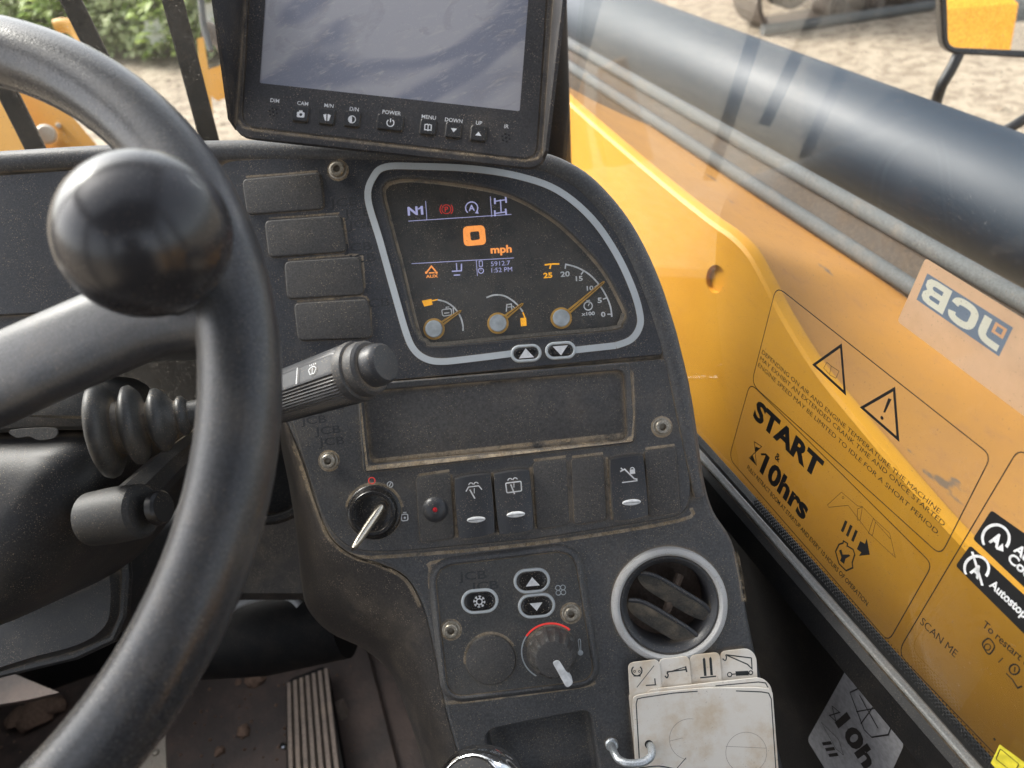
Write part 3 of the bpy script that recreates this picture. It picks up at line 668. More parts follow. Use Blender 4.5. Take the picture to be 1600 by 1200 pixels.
oval((749.5, 940), 58, 38, 5, 2, 'air_conditioning_button', dashboard, snow); oval((831, 908), 57, 38, 5, 2, 'fan_up_button', dashboard, tri((832, 909), 11, True)); oval((838.5, 947), 58, 38, 5, 2, 'fan_down_button', dashboard, tri((838, 948), 10, False))
def climw(b):
    for k in range(4):
        t = math.radians(k * 90 + 40); c = V((876, 922)) + V((math.cos(t), math.sin(t))) * 5.5; b.stroke(circ(tuple(c), 3.8, 12), .55, CPl, .06, True)
    b.stroke(cr([(904, 1004), (903.5, 1001), (905, 998.5), (907, 1001), (907.5, 1017)], 4), .55, CPl, .06); b.stroke([(903.5, 1001), (905.5, 1018)], .55, CPl, .06); b.disc((907, 1020), CPl.lift(.06), [(1.9, 0), (1.7, .03)], 12)
    b.stroke(arc((861, 1018), 46, 120, 213, 18, 44), .9, CPl, .06)
    b.ctext('JCB', (768, 914), 9, 5, CPl, .03, .05, 1.5) if False else None
on(M_HUB, 'climate_marking', climw, climate)
def climr(b):
    b.stroke(arc((861, 1018), 46, 213, 307, 20, 44) + [(889, 985)], 1.3, CPl, .06)
on(M_RED, 'climate_marking', climr, climate)
e2 = MB(); [e2.ctext('JCB', (x, y), 13, 5, CPl, .02, .05, 1.5) for x, y in ((738, 899), (757, 915))]; e2.build('tonal_lettering', M_EMB, climate)
MB().disc((767, 1030), dash(2), [(17.4, -1), (17.2, 1.6), (16.6, 2.6), (15.5, 3.0), (.1, 3.2)], 40).build('round_blank_cap', M_BLANK, climate)
# temperature knob, fluted
kc = (863, 1018); kp = dash(2); c3 = kp.to3(*kp.to2(kc)); rows = []
for r, h, fl_ in ((17.5, 0, 0), (17.2, 1.5, 0), (16.4, 3, 1), (15.2, 10, 1.2), (13.2, 14, 1.2), (12.2, 15, .2), (11, 15.3, 0), (.2, 15.6, 0)):
    rows.append([c3 + (CX * math.cos(2 * math.pi * i / 72) + CY * math.sin(2 * math.pi * i / 72)) * (r - fl_ * (1.0 if (i % 6) < 3 else 0)) * .001 + CZ * h * .001 for i in range(72)])
kb = MB().loft(rows, True).build('temperature_knob', M_BLANK, climate)
KP = dash(17.8)
MB().prism(rquad([(861, 1034), (873, 1029), (897, 1068), (886, 1077)], 6), [(0, -9), (0, -1), (.6, 0)], KP).build('knob_pointer', M_PRINT, climate)
# ---- air vent
vp = dash(0)
b = MB(); c3 = vp.to3(*vp.to2(VC))
b.lathe(c3, vp.n, [(x * .001, h * .001) for x, h in ((40, -1), (40, 2.4), (39.2, 4.2), (37.5, 5.2), (36, 5.2), (34.6, 4.2), (34, 2), (33.8, 0))], 56); b.f = b.f[:-2]
vent = b.build('air_vent', M_VENTRING, dashboard)
b = MB().lathe(c3, vp.n, [(x * .001, h * .001) for x, h in ((33.9, 2.6), (32.5, 3), (29.5, .5), (28.5, -2), (28.2, -24))], 48); b.f = b.f[:-2]; b.build('vent_barrel', M_SWITCH, vent)
b = MB().lathe(c3, vp.n, [(.0285, -.0235), (.027, -.024), (.015, -.0243)], 40); b.build('vent_duct', M_DUCT, vent)
def louvre(a, b_, wpx, tilt):
    pl = dash(-4); a3, b3 = pl.to3(*pl.to2(a)), pl.to3(*pl.to2(b_)); ax = (b3 - a3).normalized(); ay = CZ.cross(ax).normalized()
    u = ay * math.cos(tilt) + CZ * math.sin(tilt); v_ = ax.cross(u); rows = []; edge = []
    for i in range(21):
        s = i / 20; wd = wpx * .00044 * (1 - abs(2 * s - 1) ** 5 * .8) * .5; c = a3.lerp(b3, s)
        rows.append([c + u * x * wd + v_ * y for x, y in ((-1, -.0008), (-.97, -.0012), (.95, -.0012), (1, -.0006), (1, .0006), (.95, .0012), (-.97, .0012), (-1, .0008))])
        edge.append(c + u * wd * .98)
    l = MB().loft(rows, True).build('louvre', M_LOUV, vent)
    MB().tube(edge, .0017, 8).build('louvre_edge', M_SWITCH, l)
    MB().tube([p - u * (wpx * .00044 * .62) for p in edge[4:-4]], .0012, 6).build('louvre_rib', M_SWITCH, l)
louvre((998, 898), (1112, 966), 34, .55); louvre((981, 940), (1093, 1008), 36, .55)
on(M_DUCT, 'louvre_link', lambda b: b.tube([at(1062, 898, D + .012), at(1052, 925, D + .008), at(1040, 958, D + .01)], .0032, 8), vent)

def dust_mat():
    N = NT('settled_dust'); N.t.nodes.remove(N.b); df = N.n('BsdfDiffuse'); df.inputs[0].default_value = (.40, .315, .215, 1); tr = N.n('BsdfTransparent')
    m_ = N.n('MixShader'); f = N.mul(N.ramp(N.noise(130, 5, .75), .40, .66), N.ramp(N.noise(25, 3), .3, .6, .25, .85)); N.set(m_.inputs[0], f); N.set(m_.inputs[1], tr.outputs[0]); N.set(m_.inputs[2], df.outputs[0]); N.set(N.out.inputs[0], m_.outputs[0]); return N.m
M_DEP = dust_mat()
def dust(path, wd, w_, n=4):
    b = MB(); b.stroke(cr(path, n), wd, dash(w_)); b.build('dust_deposit', M_DEP, dashboard)
dust([(572, 732), (700, 719), (850, 702), (988, 686)], 3.0, 7.35); dust([(561, 615), (568, 680), (573, 728)], 1.4, 7.3); dust([(988, 580), (991, 640), (988, 684)], 1.2, 7.3)
dust([(578, 721), (700, 708), (850, 692), (978, 679)], 2.2, 3.1)
dust([(500, 812), (520, 846), (550, 868), (620, 869), (840, 849), (1060, 814), (1080, 794)], 2.2, .25); dust([(456, 690), (474, 740), (492, 795), (514, 843), (548, 869), (592, 884), (632, 905), (656, 948)], 2.6, .3)
dust([(690, 1095), (720, 1097), (900, 1074), (930, 1066)], 2.6, .2); dust([(672, 920), (672, 890), (690, 876), (880, 853)], 2.2, .2)
for pth in ([(654, 742), (702, 735)], [(834, 719), (884, 713)], [(894, 714), (942, 708)], [(1008, 701), (1054, 695)], [(705, 742), (714, 840)], [(769, 738), (778, 834)], [(829, 730), (838, 826)], [(948, 714), (956, 812)]): dust([pth[0], ((pth[0][0] + pth[1][0]) / 2, (pth[0][1] + pth[1][1]) / 2), pth[1]], 1.5, 5.15)
for pth in ([(384, 276), (440, 272), (496, 267)], [(420, 341), (480, 337), (530, 333)], [(450, 406), (510, 401), (560, 398), (567, 410), (570, 450)], [(464, 471), (520, 467), (572, 464), (580, 500)], [(537, 340), (541, 365), (544, 388)]): dust(pth, 1.2, 6.12)
dust(arc((585, 800), 44, 190, 350, 14, 44), 2.4, 5.12, 1); dust(arc((767, 1030), 41, 170, 330, 14), 1.8, 2.3, 1); dust(arc((861, 1018), 40, 190, 320, 12), 1.5, 2.35, 1)
for p_, h_ in (((528, 266), 6.1), ((514, 720), 5.1), ((1034, 667), 5.1), ((705, 984), 2.3), ((892, 958), 2.3)): dust(arc(p_, 15.5, 20, 380, 16), 1.4, h_, 1)
dust([(1000, 372), (1020, 420), (1042, 500), (1056, 570), (1072, 660)], 1.2, 6.2) if False else None
dust([(1150, 862), (1158, 900), (1163, 940)], 3.0, .3)

# ================================================================== ignition key
ky = MB(); kpl = dash(16)
kroot = thing('ignition_key', 'worn silver ignition key turned in the lock left of the switches', 'key', dash(10).to3(*dash(10).to2((592, 800))))
a, b_ = at(596, 792, D - .012), at(551, 858, D - .034); ax = (b_ - a).normalized(); side = ax.cross(CZ).normalized(); nn = side.cross(ax)
rows = []
for s, wd in ((0, .0018), (.04, .0029), (.2, .0031), (.5, .0030), (.8, .0027), (.95, .0020), (1, .0010)):
    c = a.lerp(b_, s); rows.append([c + side * wd * math.cos(t) + nn * .0032 * math.sin(t) * (abs(math.sin(t)) ** .2) for t in [2 * math.pi * k / 16 for k in range(16)]])
k_ = MB().loft(rows, True); k_.f += [tuple(range(16)), tuple(range(96, 112))]; k_.build('key_bow', M_KEY, kroot)
MB().tube([a - nn * 0 , a - CZ * .006], .0035, 10).build('key_shank', M_BLACK, kroot)

# ================================================================== monitor
ma = math.radians(-6.6); max_, may = CX * math.cos(ma) + CY * math.sin(ma), -CX * math.sin(ma) + CY * math.cos(ma)
MP = Plane(at(610, 120, .47), max_, may)
mon = thing('reversing_monitor', 'black display monitor with dusty grey screen mounted above the gauge cluster', 'monitor', MP.to3(0, -60, -30))
mo = rquad([(392, -60), (378, 197), (838, 250), (858, -60)], [4, 24, 24, 4])
mout = rquad([(380, -60), (361, 213), (852, 266), (876, -60)], [4, 34, 34, 4])
b = MB(); po = [MP.to2(p) for p in mout]; pi_ = [MP.to2(p) for p in mo]
b.loft([[MP.to3(x, y, -34) for x, y in inset(po, 16)], [MP.to3(x, y, -14) for x, y in inset(po, 6)], [MP.to3(x, y, -7) for x, y in inset(po, 2)], [MP.to3(x, y, -3) for x, y in po], [MP.to3(x, y, -1.0) for x, y in inset(po, .8)], [MP.to3(x, y, -.4) for x, y in inset(pi_, -1.5)], [MP.to3(x, y, -.7) for x, y in inset(pi_, -.6)], [MP.to3(x, y, .0) for x, y in pi_], [MP.to3(x, y, .3) for x, y in inset(pi_, .6)]], True)
n = len(po); b.f.append(tuple(range(n)))
b.build('monitor_case', M_MBODY, mon)
sq = [(418, -45), (406, 130), (812, 174), (829, -45)]
b = MB().prism([MP.to2(p) for p in mo], [(.6, .3)], MP, two_d=True, holes=[rquad(sq, 3)]); b.build('monitor_bezel', M_MBODY, mon)
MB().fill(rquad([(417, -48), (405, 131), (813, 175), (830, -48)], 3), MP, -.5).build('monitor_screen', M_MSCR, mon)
# sun shade flanges either side
for e0, e1, o0, o1 in (((384, -60), (364, 200), (322, -60), (356, 186)), ((872, -60), (850, 250), (892, -60), (857, 236))):
    A, B = MP.to3(*MP.to2(e0), -4), MP.to3(*MP.to2(e1), -4); t0, t1 = .47 - .045, .47 - .004
    Cc, Dd = at(*o1, t1), at(*o0, t0); th = max_ * (.002 if e0[0] < 600 else -.002)
    MB().add([A, B, Cc, Dd, A + th, B + th, Cc + th, Dd + th], [(0, 1, 2, 3), (7, 6, 5, 4), (0, 4, 5, 1), (1, 5, 6, 2), (2, 6, 7, 3), (3, 7, 4, 0)]).build('sun_shade', M_MBODY, mon)
MB().tube([MP.to3(0, 10, -30), MP.to3(0, 0, -60), MP.to3(4, -20, -120)], .014, 16).build('monitor_bracket', M_MBODY, mon)
MT = MP.lift(.4); bt = None
def mbtn(c, wpx, sym):
    h = 12; a = math.radians(-6.6); cs = [(c[0] + x * math.cos(a) + y * math.sin(a), c[1] - x * math.sin(a) + y * math.cos(a)) for x, y in ((-wpx / 2, -h), (wpx / 2, -h), (wpx / 2, h), (-wpx / 2, h))]
    o = MB().prism(rquad(cs, 4), [(-.9, 0), (-.2, .1), (0, 1.6), (.5, 2.0)], MP.lift(.3)).build('monitor_button', M_MBTN, mon)
    g_ = MB(); sym(g_, MP.lift(2.35)); g_.build('button_symbol', M_PRINT, o)
c0 = lambda c, dx, dy: (c[0] + dx, c[1] + dy)
def s_cam(b, p): c = (470, 178.5); b.ringfill(rquad([c0(c, -6, -4), c0(c, 6, -3), c0(c, 5.5, 5.5), c0(c, -6.5, 4.5)], 2, 4), circ(c0(c, 0, .5), 2.3, 20)[10:] + circ(c0(c, 0, .5), 2.3, 20)[:10], p); b.fill([c0(c, -2.5, -6), c0(c, 2.5, -6), c0(c, 3, -3), c0(c, -3, -3)], p)
def s_mn(b, p): c = (511, 183); b.fill([c0(c, -6, -4), c0(c, -1, -5), c0(c, -1.5, 6), c0(c, -3.5, 5)], p); b.fill([c0(c, 1, -5), c0(c, 6, -3), c0(c, 3, 6), c0(c, .5, 6)], p)
def s_dn(b, p): c = (550, 186.5); b.stroke(circ(c, 5.5, 18), .6, p, closed=True); b.fill(arc(c, 5.5, 90, 270, 10), p)
def s_pw(b, p): c = (610, 192); b.stroke(arc(c, 5.5, -55, 235, 16), .6, p); b.stroke([c0(c, .5, -7), c0(c, 0, -1)], .6, p)
def s_me(b, p): c = (669, 198.5); b.stroke([c0(c, -5, -4), c0(c, -1.5, -4.5), c0(c, 0, -3), c0(c, 1.5, -4), c0(c, 5, -3), c0(c, 4.5, 5), c0(c, 1, 4.5), c0(c, -.5, 5.5), c0(c, -2, 4.3), c0(c, -5.5, 4)], .6, p, closed=True); b.stroke([c0(c, 0, -3), c0(c, -.5, 5)], .5, p)
for c, wd, f_ in (((470, 179), 24, s_cam), ((511, 183.5), 24, s_mn), ((550.5, 187), 24, s_dn), ((610, 192.5), 40, s_pw), ((669, 199.5), 24, s_me), ((708.5, 204.5), 24, lambda b, p: tri((709, 203.5), 5, False, -6)(b, p)), ((747.5, 209.5), 24, lambda b, p: tri((747.5, 209), 5, True, -6)(b, p))): mbtn(c, wd, f_)
def mtx(b):
    for s, c in (('DIM', (429.5, 157)), ('CAM', (473, 161.5)), ('M/N', (514, 165)), ('D/N', (553.5, 170.5)), ('POWER', (612, 176)), ('MENU', (670, 183)), ('DOWN', (709, 188)), ('UP', (748.5, 192)), ('IR', (791.5, 197.5))): b.ctext(s, c, 5.8, -6.6, MT, .008)
on(M_PRINT, 'monitor_lettering', mtx, mon)
def mh(b):
    for c in ((427, 175), (790.5, 215)):
        b.disc(c, MT, [(.8, 0), (.7, .02)], 8)
        for k in range(6): t = math.radians(60 * k + 20); b.disc((c[0] + 6 * math.cos(t), c[1] + 6 * math.sin(t)), MT, [(.75, 0), (.7, .02)], 8)
on(M_PDARK, 'sensor_hole', mh, mon)

b = MB(); b.stroke([(372, 188), (379, 198), (396, 203), (600, 226), (820, 251), (840, 247), (848, 232)], 1.3, MP.lift(.45)); b.build('dust_deposit', M_DEP, mon)

# ================================================================== steering wheel
WC = CAM + V((-.21253, .35827, -.20461)); WN_ = V((-.27048, -.54667, .79246)).normalized()
p = at(342, 472, .35); e = (p - WC); e = (e - WN_ * e.dot(WN_)).normalized(); e2 = WN_.cross(e); R_ = .20
wheel = thing('steering_wheel', 'black rubber steering wheel with a ball spinner knob on its spoke', 'steering wheel', WC)
b = MB(); rows = []
for i in range(120):
    t = 2 * math.pi * i / 120; d = e * math.cos(t) + e2 * math.sin(t); c = WC + d * R_
    rows.append([c + (d * math.cos(u) * .0172 + WN_ * math.sin(u) * .0165) for u in [2 * math.pi * k / 28 for k in range(28)]])
rows.append(rows[0]); b.loft(rows, True).build('wheel_rim', M_WHEEL, wheel)
for an in (0, 115, -115):
    t = math.radians(an); d = e * math.cos(t) + e2 * math.sin(t); s_d = WN_.cross(d); rows = []
    for k in range(25):
        s = k / 24; r = .03 + s * (R_ - .03); a = .019 + .003 * (1 - s) + .016 * max(0, (s - .72) / .28) ** 2.2; bb = .0125 + .002 * max(0, (s - .8) / .2); z = -.022 * (1 - s) ** 1.5
        rows.append([WC + d * r + WN_ * z + s_d * a * (abs(math.cos(u)) ** .7 * (1 if math.cos(u) > 0 else -1)) + WN_ * bb * (abs(math.sin(u)) ** .8 * (1 if math.sin(u) > 0 else -1)) for u in [2 * math.pi * q / 28 for q in range(28)]])
    MB().loft(rows, True).build('spoke', M_WHEEL, wheel)
MB().lathe(WC - WN_ * .05, WN_, [(.045, 0), (.055, .015), (.055, .035), (.045, .045), (.01, .048)], 40).build('hub', M_WHEEL, wheel)
kb_c = at(226, 366, .277); rb_ = .0297
jn = WC + e * .182 + WN_ * .012
ax = (kb_c - jn).normalized(); L_ = (kb_c - jn).length
prof = [(.013, 0), (.013, L_ - rb_ * 1.05)] 
for k in range(1, 25):
    t = math.pi * (k / 24); prof.append((rb_ * math.sin(t) * (1.02 if t > 1 else 1), L_ - rb_ * math.cos(t) * (.97)))
prof = [q for q in prof if not (q[1] < L_ - rb_ * .93 and q[1] > L_ - rb_ * 1.04)]
MB().lathe(jn, ax, prof, 48).build('spinner_knob', M_KNOB, wheel, ang=80)

# ================================================================== steering column
colm = thing('steering_column', 'black steering column with cowl, rubber boot and wiper stalk behind the wheel', 'steering column', WC - WN_ * .35)
def dome(poly, t, rings, name, m_, parent, n=4):
    pl = Plane(at(poly[0][0], poly[0][1], t), CX, CY); p = [pl.to2(q) for q in cr(poly, n, True)]; cx_ = sum(q[0] for q in p) / len(p); cy_ = sum(q[1] for q in p) / len(p)
    rows_ = [[pl.to3(cx_ + (x - cx_) * sc_, cy_ + (y - cy_) * sc_, h) for x, y in p] for sc_, h in rings]
    b = MB().loft(rows_, True); b.f.append(tuple((len(rows_) - 1) * len(p) + i for i in range(len(p)))); return b.build(name, m_, parent, ang=60)
def bulge(poly, t, rings, name, m_, parent, n=4):
    pl = Plane(at(poly[0][0], poly[0][1], t), CX, CY); return MB().prism(cr(poly, n, True), rings, pl).build(name, m_, parent)
bulge([(-120, 620), (60, 588), (118, 597), (140, 625), (146, 668), (60, 674), (-120, 676)], .495, [(0, -90), (0, -12), (3, -4), (9, 0)], 'upper_cowl', M_COWLTOP, colm)
lowc = dome([(-200, 690), (-60, 680), (60, 677), (130, 676), (158, 705), (164, 760), (150, 815), (120, 872), (70, 930), (0, 980), (-100, 1015), (-200, 1030)], .50, [(1.02, -130), (1, -30), (.985, -18), (.95, -7), (.88, 3), (.75, 12), (.55, 19), (.3, 23), (.05, 24.5)], 'lower_cowl', M_COWL, colm)
bulge([(15, 672), (75, 668), (90, 673), (85, 684), (60, 688), (45, 682), (25, 684)], .484, [(0, -1), (.2, 0)], 'torn_label', M_COWLTOP, colm, 3)
# bellows boot, shaft and stalk handle
a, b_ = at(146, 676, .464), at(603, 590, .505); ax = (b_ - a); LL = ax.length; ax = ax / LL
upv = CY
k = .000405
def fr(px): return (px - 146) / (603 - 146) * LL
prof = [(60 * k, fr(150)), (70 * k, fr(155)), (73 * k, fr(162)), (71 * k, fr(170)), (60 * k, fr(177)), (40 * k, fr(182)), (39 * k, fr(190)), (60 * k, fr(201)), (61 * k, fr(208)), (52 * k, fr(217)), (30 * k, fr(224)), (29 * k, fr(228)), (49 * k, fr(240)), (49 * k, fr(247)), (40 * k, fr(256)), (26 * k, fr(266)), (25 * k, fr(270)), (31 * k, fr(275)), (31 * k, fr(281)), (24 * k, fr(286)), (22 * k, fr(288))]
MB().lathe(a, ax, prof, 40).build('rubber_boot', M_RUBBER, colm, ang=60)
stalk = MB().lathe(a, ax, [(21 * k, fr(280)), (21 * k, fr(412)), (24 * k, fr(420)), (28 * k, fr(428))], 24).build('wiper_stalk', M_RUBBER, colm)
e1 = (CZ - ax * CZ.dot(ax)).normalized(); e2_ = ax.cross(e1); a, b_ = at(428, 624, .496), at(603, 566, .446); ax = (b_ - a); LL = ax.length; ax = ax / LL
def fr(px): return (px - 428) / (603 - 428) * LL
e1 = (CZ - ax * CZ.dot(ax)).normalized(); e2_ = ax.cross(e1); sgn = 1 if e2_.dot(CY) > 0 else -1; rows = []
for px_, r in ((424, 36), (428, 40), (440, 41), (480, 42.5), (520, 44), (552, 45.5), (556, 44), (558, 38)):
    row = []
    for i in range(112):
        t = 2 * math.pi * i / 112; ang = ((math.degrees(t) + 180) % 360 - 180) * sgn       # 0 faces the driver
        rr = r - (2.2 if i % 2 else 0)
        if 8 < ang < 42: rr = r * .985 * math.cos(math.radians(17)) / math.cos(math.radians(ang - 25)) + .8
        elif ang > 42: rr = r - .3 - (.5 if i % 2 else 0)
        row.append(a + ax * fr(px_) + (e1 * math.cos(t) + e2_ * math.sin(t)) * rr * k)
    rows.append(row)
MB().loft(rows, True).build('stalk_grip', M_SWITCH, stalk, ang=20)
MB().lathe(a, ax, [(42 * k, fr(555)), (45.5 * k, fr(557)), (46 * k, fr(562)), (44.5 * k, fr(567)), (40.5 * k, fr(568.5)), (41.5 * k, fr(572)), (40.5 * k, fr(580)), (37 * k, fr(583)), (31 * k, fr(583.5))], 40).build('stalk_collar', M_LOWFASC, stalk)
MB().lathe(a, ax, [(31 * k, fr(582)), (31 * k, fr(595)), (29.5 * k, fr(600)), (26 * k, fr(603)), (.1 * k, fr(604))], 36).build('stalk_button', M_SWITCH, stalk)
dvec = e1 * math.cos(math.radians(25)) + e2_ * sgn * math.sin(math.radians(25)); SPn = Plane(a + dvec * 42.6 * k, ax, dvec.cross(ax))
def stk(b):
    for x in (452, 503):
        o = a + ax * fr(x) + dvec * (41.6 + (x - 424) * .036) * k; tt = dvec.cross(ax)
        b.add([o - tt * 13 * k, o + tt * 13 * k, o + tt * 13 * k + ax * 1.6 * k, o - tt * 13 * k + ax * 1.6 * k], [(0, 1, 2, 3)])
    o = a + ax * fr(528) + dvec * 44.9 * k; tt = -dvec.cross(ax)
    if tt.dot(CY) < 0: tt = -tt
    pl = Plane(o, ax, tt); pl.n = dvec
    def L(pts, wd): 
        for (x0, y0), (x1, y1) in zip(pts, pts[1:]):
            d = V((x1 - x0, y1 - y0)); q = V((-d.y, d.x)).normalized() * wd
            b.add([o + ax * (x + sx) * k + tt * (y + sy) * k for x, y, sx, sy in ((x0, y0, q.x, q.y), (x1, y1, q.x, q.y), (x1, y1, -q.x, -q.y), (x0, y0, -q.x, -q.y))], [(0, 1, 2, 3)])
    L([(-8, 2), (-4, 5), (0, 6), (4, 5), (8, 2), (4, -6), (0, -5), (-4, -6), (-8, 2)], .7); L([(0, -5), (0, 4)], .6)
    for x in (-6, -2, 2, 6): L([(x, 8), (x + .5, 10)], .7)
stk_o = on(M_PRINT, 'stalk_marking', stk, stalk)
# tilt lever below the boot
a2, b2 = at(136, 812, .474), at(244, 794, .462); ax2 = (b2 - a2).normalized()
lv = MB().lathe(a2, ax2, [(.012, 0), (.0165, .004), (.0172, .02), (.0165, .040), (.014, .0425)], 28).build('tilt_lever', M_LEVER, colm)
MB().lathe(b2 + ax2 * .000, ax2, [(.0105, 0), (.0105, .004), (.009, .0055)], 20).build('lever_cap', M_BLACK, lv)
MB().tube([at(205, 785, .49), at(255, 735, .53), at(310, 690, .585), at(345, 660, .60)], [.013, .012, .010, .010], 8).build('lever_arm', M_COWL, lv)
bulge([(-120, 900), (60, 880), (130, 845), (176, 850), (186, 880), (190, 940), (180, 985), (140, 1018), (60, 1042), (-120, 1078)], .62, [(-3, -160), (0, -20), (3, -8), (9, 0)], 'column_base_cover', M_COWL, colm)
MB().tube([at(193, 840, .63), at(198, 900, .63), at(194, 960, .63), at(178, 995, .63), at(120, 1022, .63), at(-60, 1065, .63)], .0045, 10).build('cover_edge_bead', M_COWL, colm)
# duct under the dash
duct = thing('heater_duct', 'round dark heater duct with pale rim under the dashboard behind the wheel', 'duct', at(420, 1000, .95))
MB().tube([at(300, 990, .95), at(420, 985, .93), at(540, 965, .92)], [.055, .052, .047], 24).build('duct_pipe', M_VOID, duct)
MB().tube(cr([at(330, 985, .86), at(365, 948, .86), at(410, 932, .86), at(450, 932, .86), at(468, 945, .86)], 5), .0045, 10).build('duct_rim', M_VENTRING, duct)
MB().lathe(at(420, 735, .74), (at(420, 735, .6) - at(430, 745, .75)).normalized(), [(.05, -.06), (.052, 0), (.049, .004), (.044, .004), (.042, -.02)], 40).build('column_gaiter', M_COWL, colm)
bp = MB(); bp.box(at(390, 800, .86), .11, .09, .04, CX, CY, .01); bp.build('fuse_panel', M_DIM, colm)

# ================================================================== floor, pedal, plate and mud
fm = MB(); zf = V((0, 0, .006)); up = V((0, 0, 1))
fmq = [hit(x, y, V((0, 0, .0)), up) for x, y in ((330, 1048), (520, 984), (575, 1010), (640, 1260), (200, 1290), (100, 1200))]
plf = Plane(V((0, 0, 0)), V((1, 0, 0)), V((0, 1, 0)))
MB().prism([(v.x * 1e3, v.y * 1e3) for v in fmq], [(0, .5), (0, 8), (3, 11)], plf, two_d=True).build('floor_mat', M_MUD, label='muddy black rubber floor mat under the accelerator pedal', cat='floor mat')
pd = thing('accelerator_pedal', 'ribbed accelerator pedal caked with pale mud on the cab floor', 'pedal', hit(500, 1190, V((0, 0, .0)), up))
pa, pb = at(482, 1052, 1.235), at(492, 1290, 1.03); py_ = (pa - pb).normalized(); pxx = V((1, 0, 0)) - py_ * py_.x; pxx.normalize()
PPl = Plane(at(482, 1060, 1.228), pxx, py_)
outl = rquad([(446, 1062), (510, 1038), (545, 1240), (447, 1250)], [16, 12, 4, 4]); MB().prism(outl, [(-1, -14), (0, -3), (1.5, 0)], PPl).build('pedal_plate', M_VOID, pd)
for k in range(7):
    xa, xb = 452 + k * 9.6, 456 + k * 12.5; ya = 1068 - k * 3.6
    MB().prism([(xa - 3.2, ya), (xa + 3.2, ya - 1.5), (xb + 4.2, 1240), (xb - 4.2, 1242)], [(0, -.5), (.3, 2.4), (1.0, 3.2)], PPl).build('pedal_rib', M_PEDAL, pd)
MB().tube([at(525, 1100, 1.22), at(538, 1125, 1.22), at(545, 1200, 1.2)], .014, 10).build('pedal_hinge', M_PEDAL, pd)
MB().lathe(PPl.to3(*PPl.to2((443, 1166))), PPl.n, [(.005, -.004), (.005, .003), (.003, .005)], 12).build('pedal_bolt', M_CHROME, pd)
stp = MB(); q = [hit(x, y, V((0, 0, .012)), up) for x, y in ((259, 1148), (262, 1230), (175, 1245), (205, 1200))]
stp = MB().prism([(v.x * 1e3, v.y * 1e3) for v in q], [(0, 9), (.5, 13)], plf, two_d=True)
sp_ = stp.build('kick_plate', M_STEEL, label='small bare metal plate with a screw on the floor below the wheel', cat='metal plate')
MB().lathe(hit(243, 1176, V((0, 0, .013)), up), up, [(.006, 0), (.005, .003), (.001, .0035)], 12).build('screw', M_METAL, sp_)
def clod(p, r, seed, label):
    rr = random.Random(seed); bm = bmesh.new(); bmesh.ops.create_icosphere(bm, subdivisions=2, radius=1)
    vs_ = []
    for v in bm.verts: vs_.append(p + V((v.co.x * r * rr.uniform(.6, 1.3), v.co.y * r * rr.uniform(.6, 1.3), max(-.3, v.co.z) * r * .6 * rr.uniform(.7, 1.2))))
    fs = [tuple(v.index for v in f.verts) for f in bm.faces]; bm.free()
    MB().add(vs_, fs).build('mud_clod', M_CLOD, label=label, cat='mud clod', group='mud clods on the cab floor', ang=60)
for (x, y, r, lb) in ((398, 1063, .016, 'largest dry mud clod on the floor left of the pedal'), (422, 1034, .013, 'dry mud clod near the front edge of the mat'), (372, 1066, .006, 'small mud crumb left of the largest clod'), (344, 1174, .009, 'mud crumb alone low on the mat beside the pedal'), (380, 1142, .012, 'flat mud clod midway along the mat'), (525, 1025, .010, 'mud clod behind the top of the pedal'), (55, 1112, .032, 'big lump of dry mud at the foot of the column cover'), (28, 1122, .02, 'mud lump left of the biggest lump by the column'), (82, 1104, .02, 'mud lump right of the biggest lump by the column')):
    clod(hit(x, y, V((0, 0, .012)), up), r, x, lb)
crm = MB()
for i in range(170):
    x, y = rnd.uniform(0, 560), rnd.uniform(1000, 1230); p = hit(x, y, V((0, 0, .0115)), up); r = rnd.uniform(.0012, .004)
    crm.add([p + V((r * a_ * rnd.uniform(.6, 1.2), r * b * rnd.uniform(.6, 1.2), r * c)) for a_, b, c in ((1, 0, 0), (0, 1, 0), (-1, 0, 0), (0, -1, 0), (0, 0, .8))], [(0, 1, 4), (1, 2, 4), (2, 3, 4), (3, 0, 4)])
crm.build('soil_crumbs', M_CLOD, kind='stuff', label='fine dry soil crumbs scattered over the cab floor')
q = [at(-60, 1040, .98), at(20, 1052, .98), at(92, 1082, .96), at(40, 1094, .95), at(-60, 1110, .95)]
b = MB(); dn = V((0, 0, -.006)); b.add(q + [v + dn for v in q], [(0, 1, 2, 3, 4), (9, 8, 7, 6, 5)] + [(i, (i + 1) % 5, 5 + (i + 1) % 5, 5 + i) for i in range(5)]); b.build('brake_pedal', M_MUD, label='dark brown pedal pad under the steering column at left', cat='pedal')

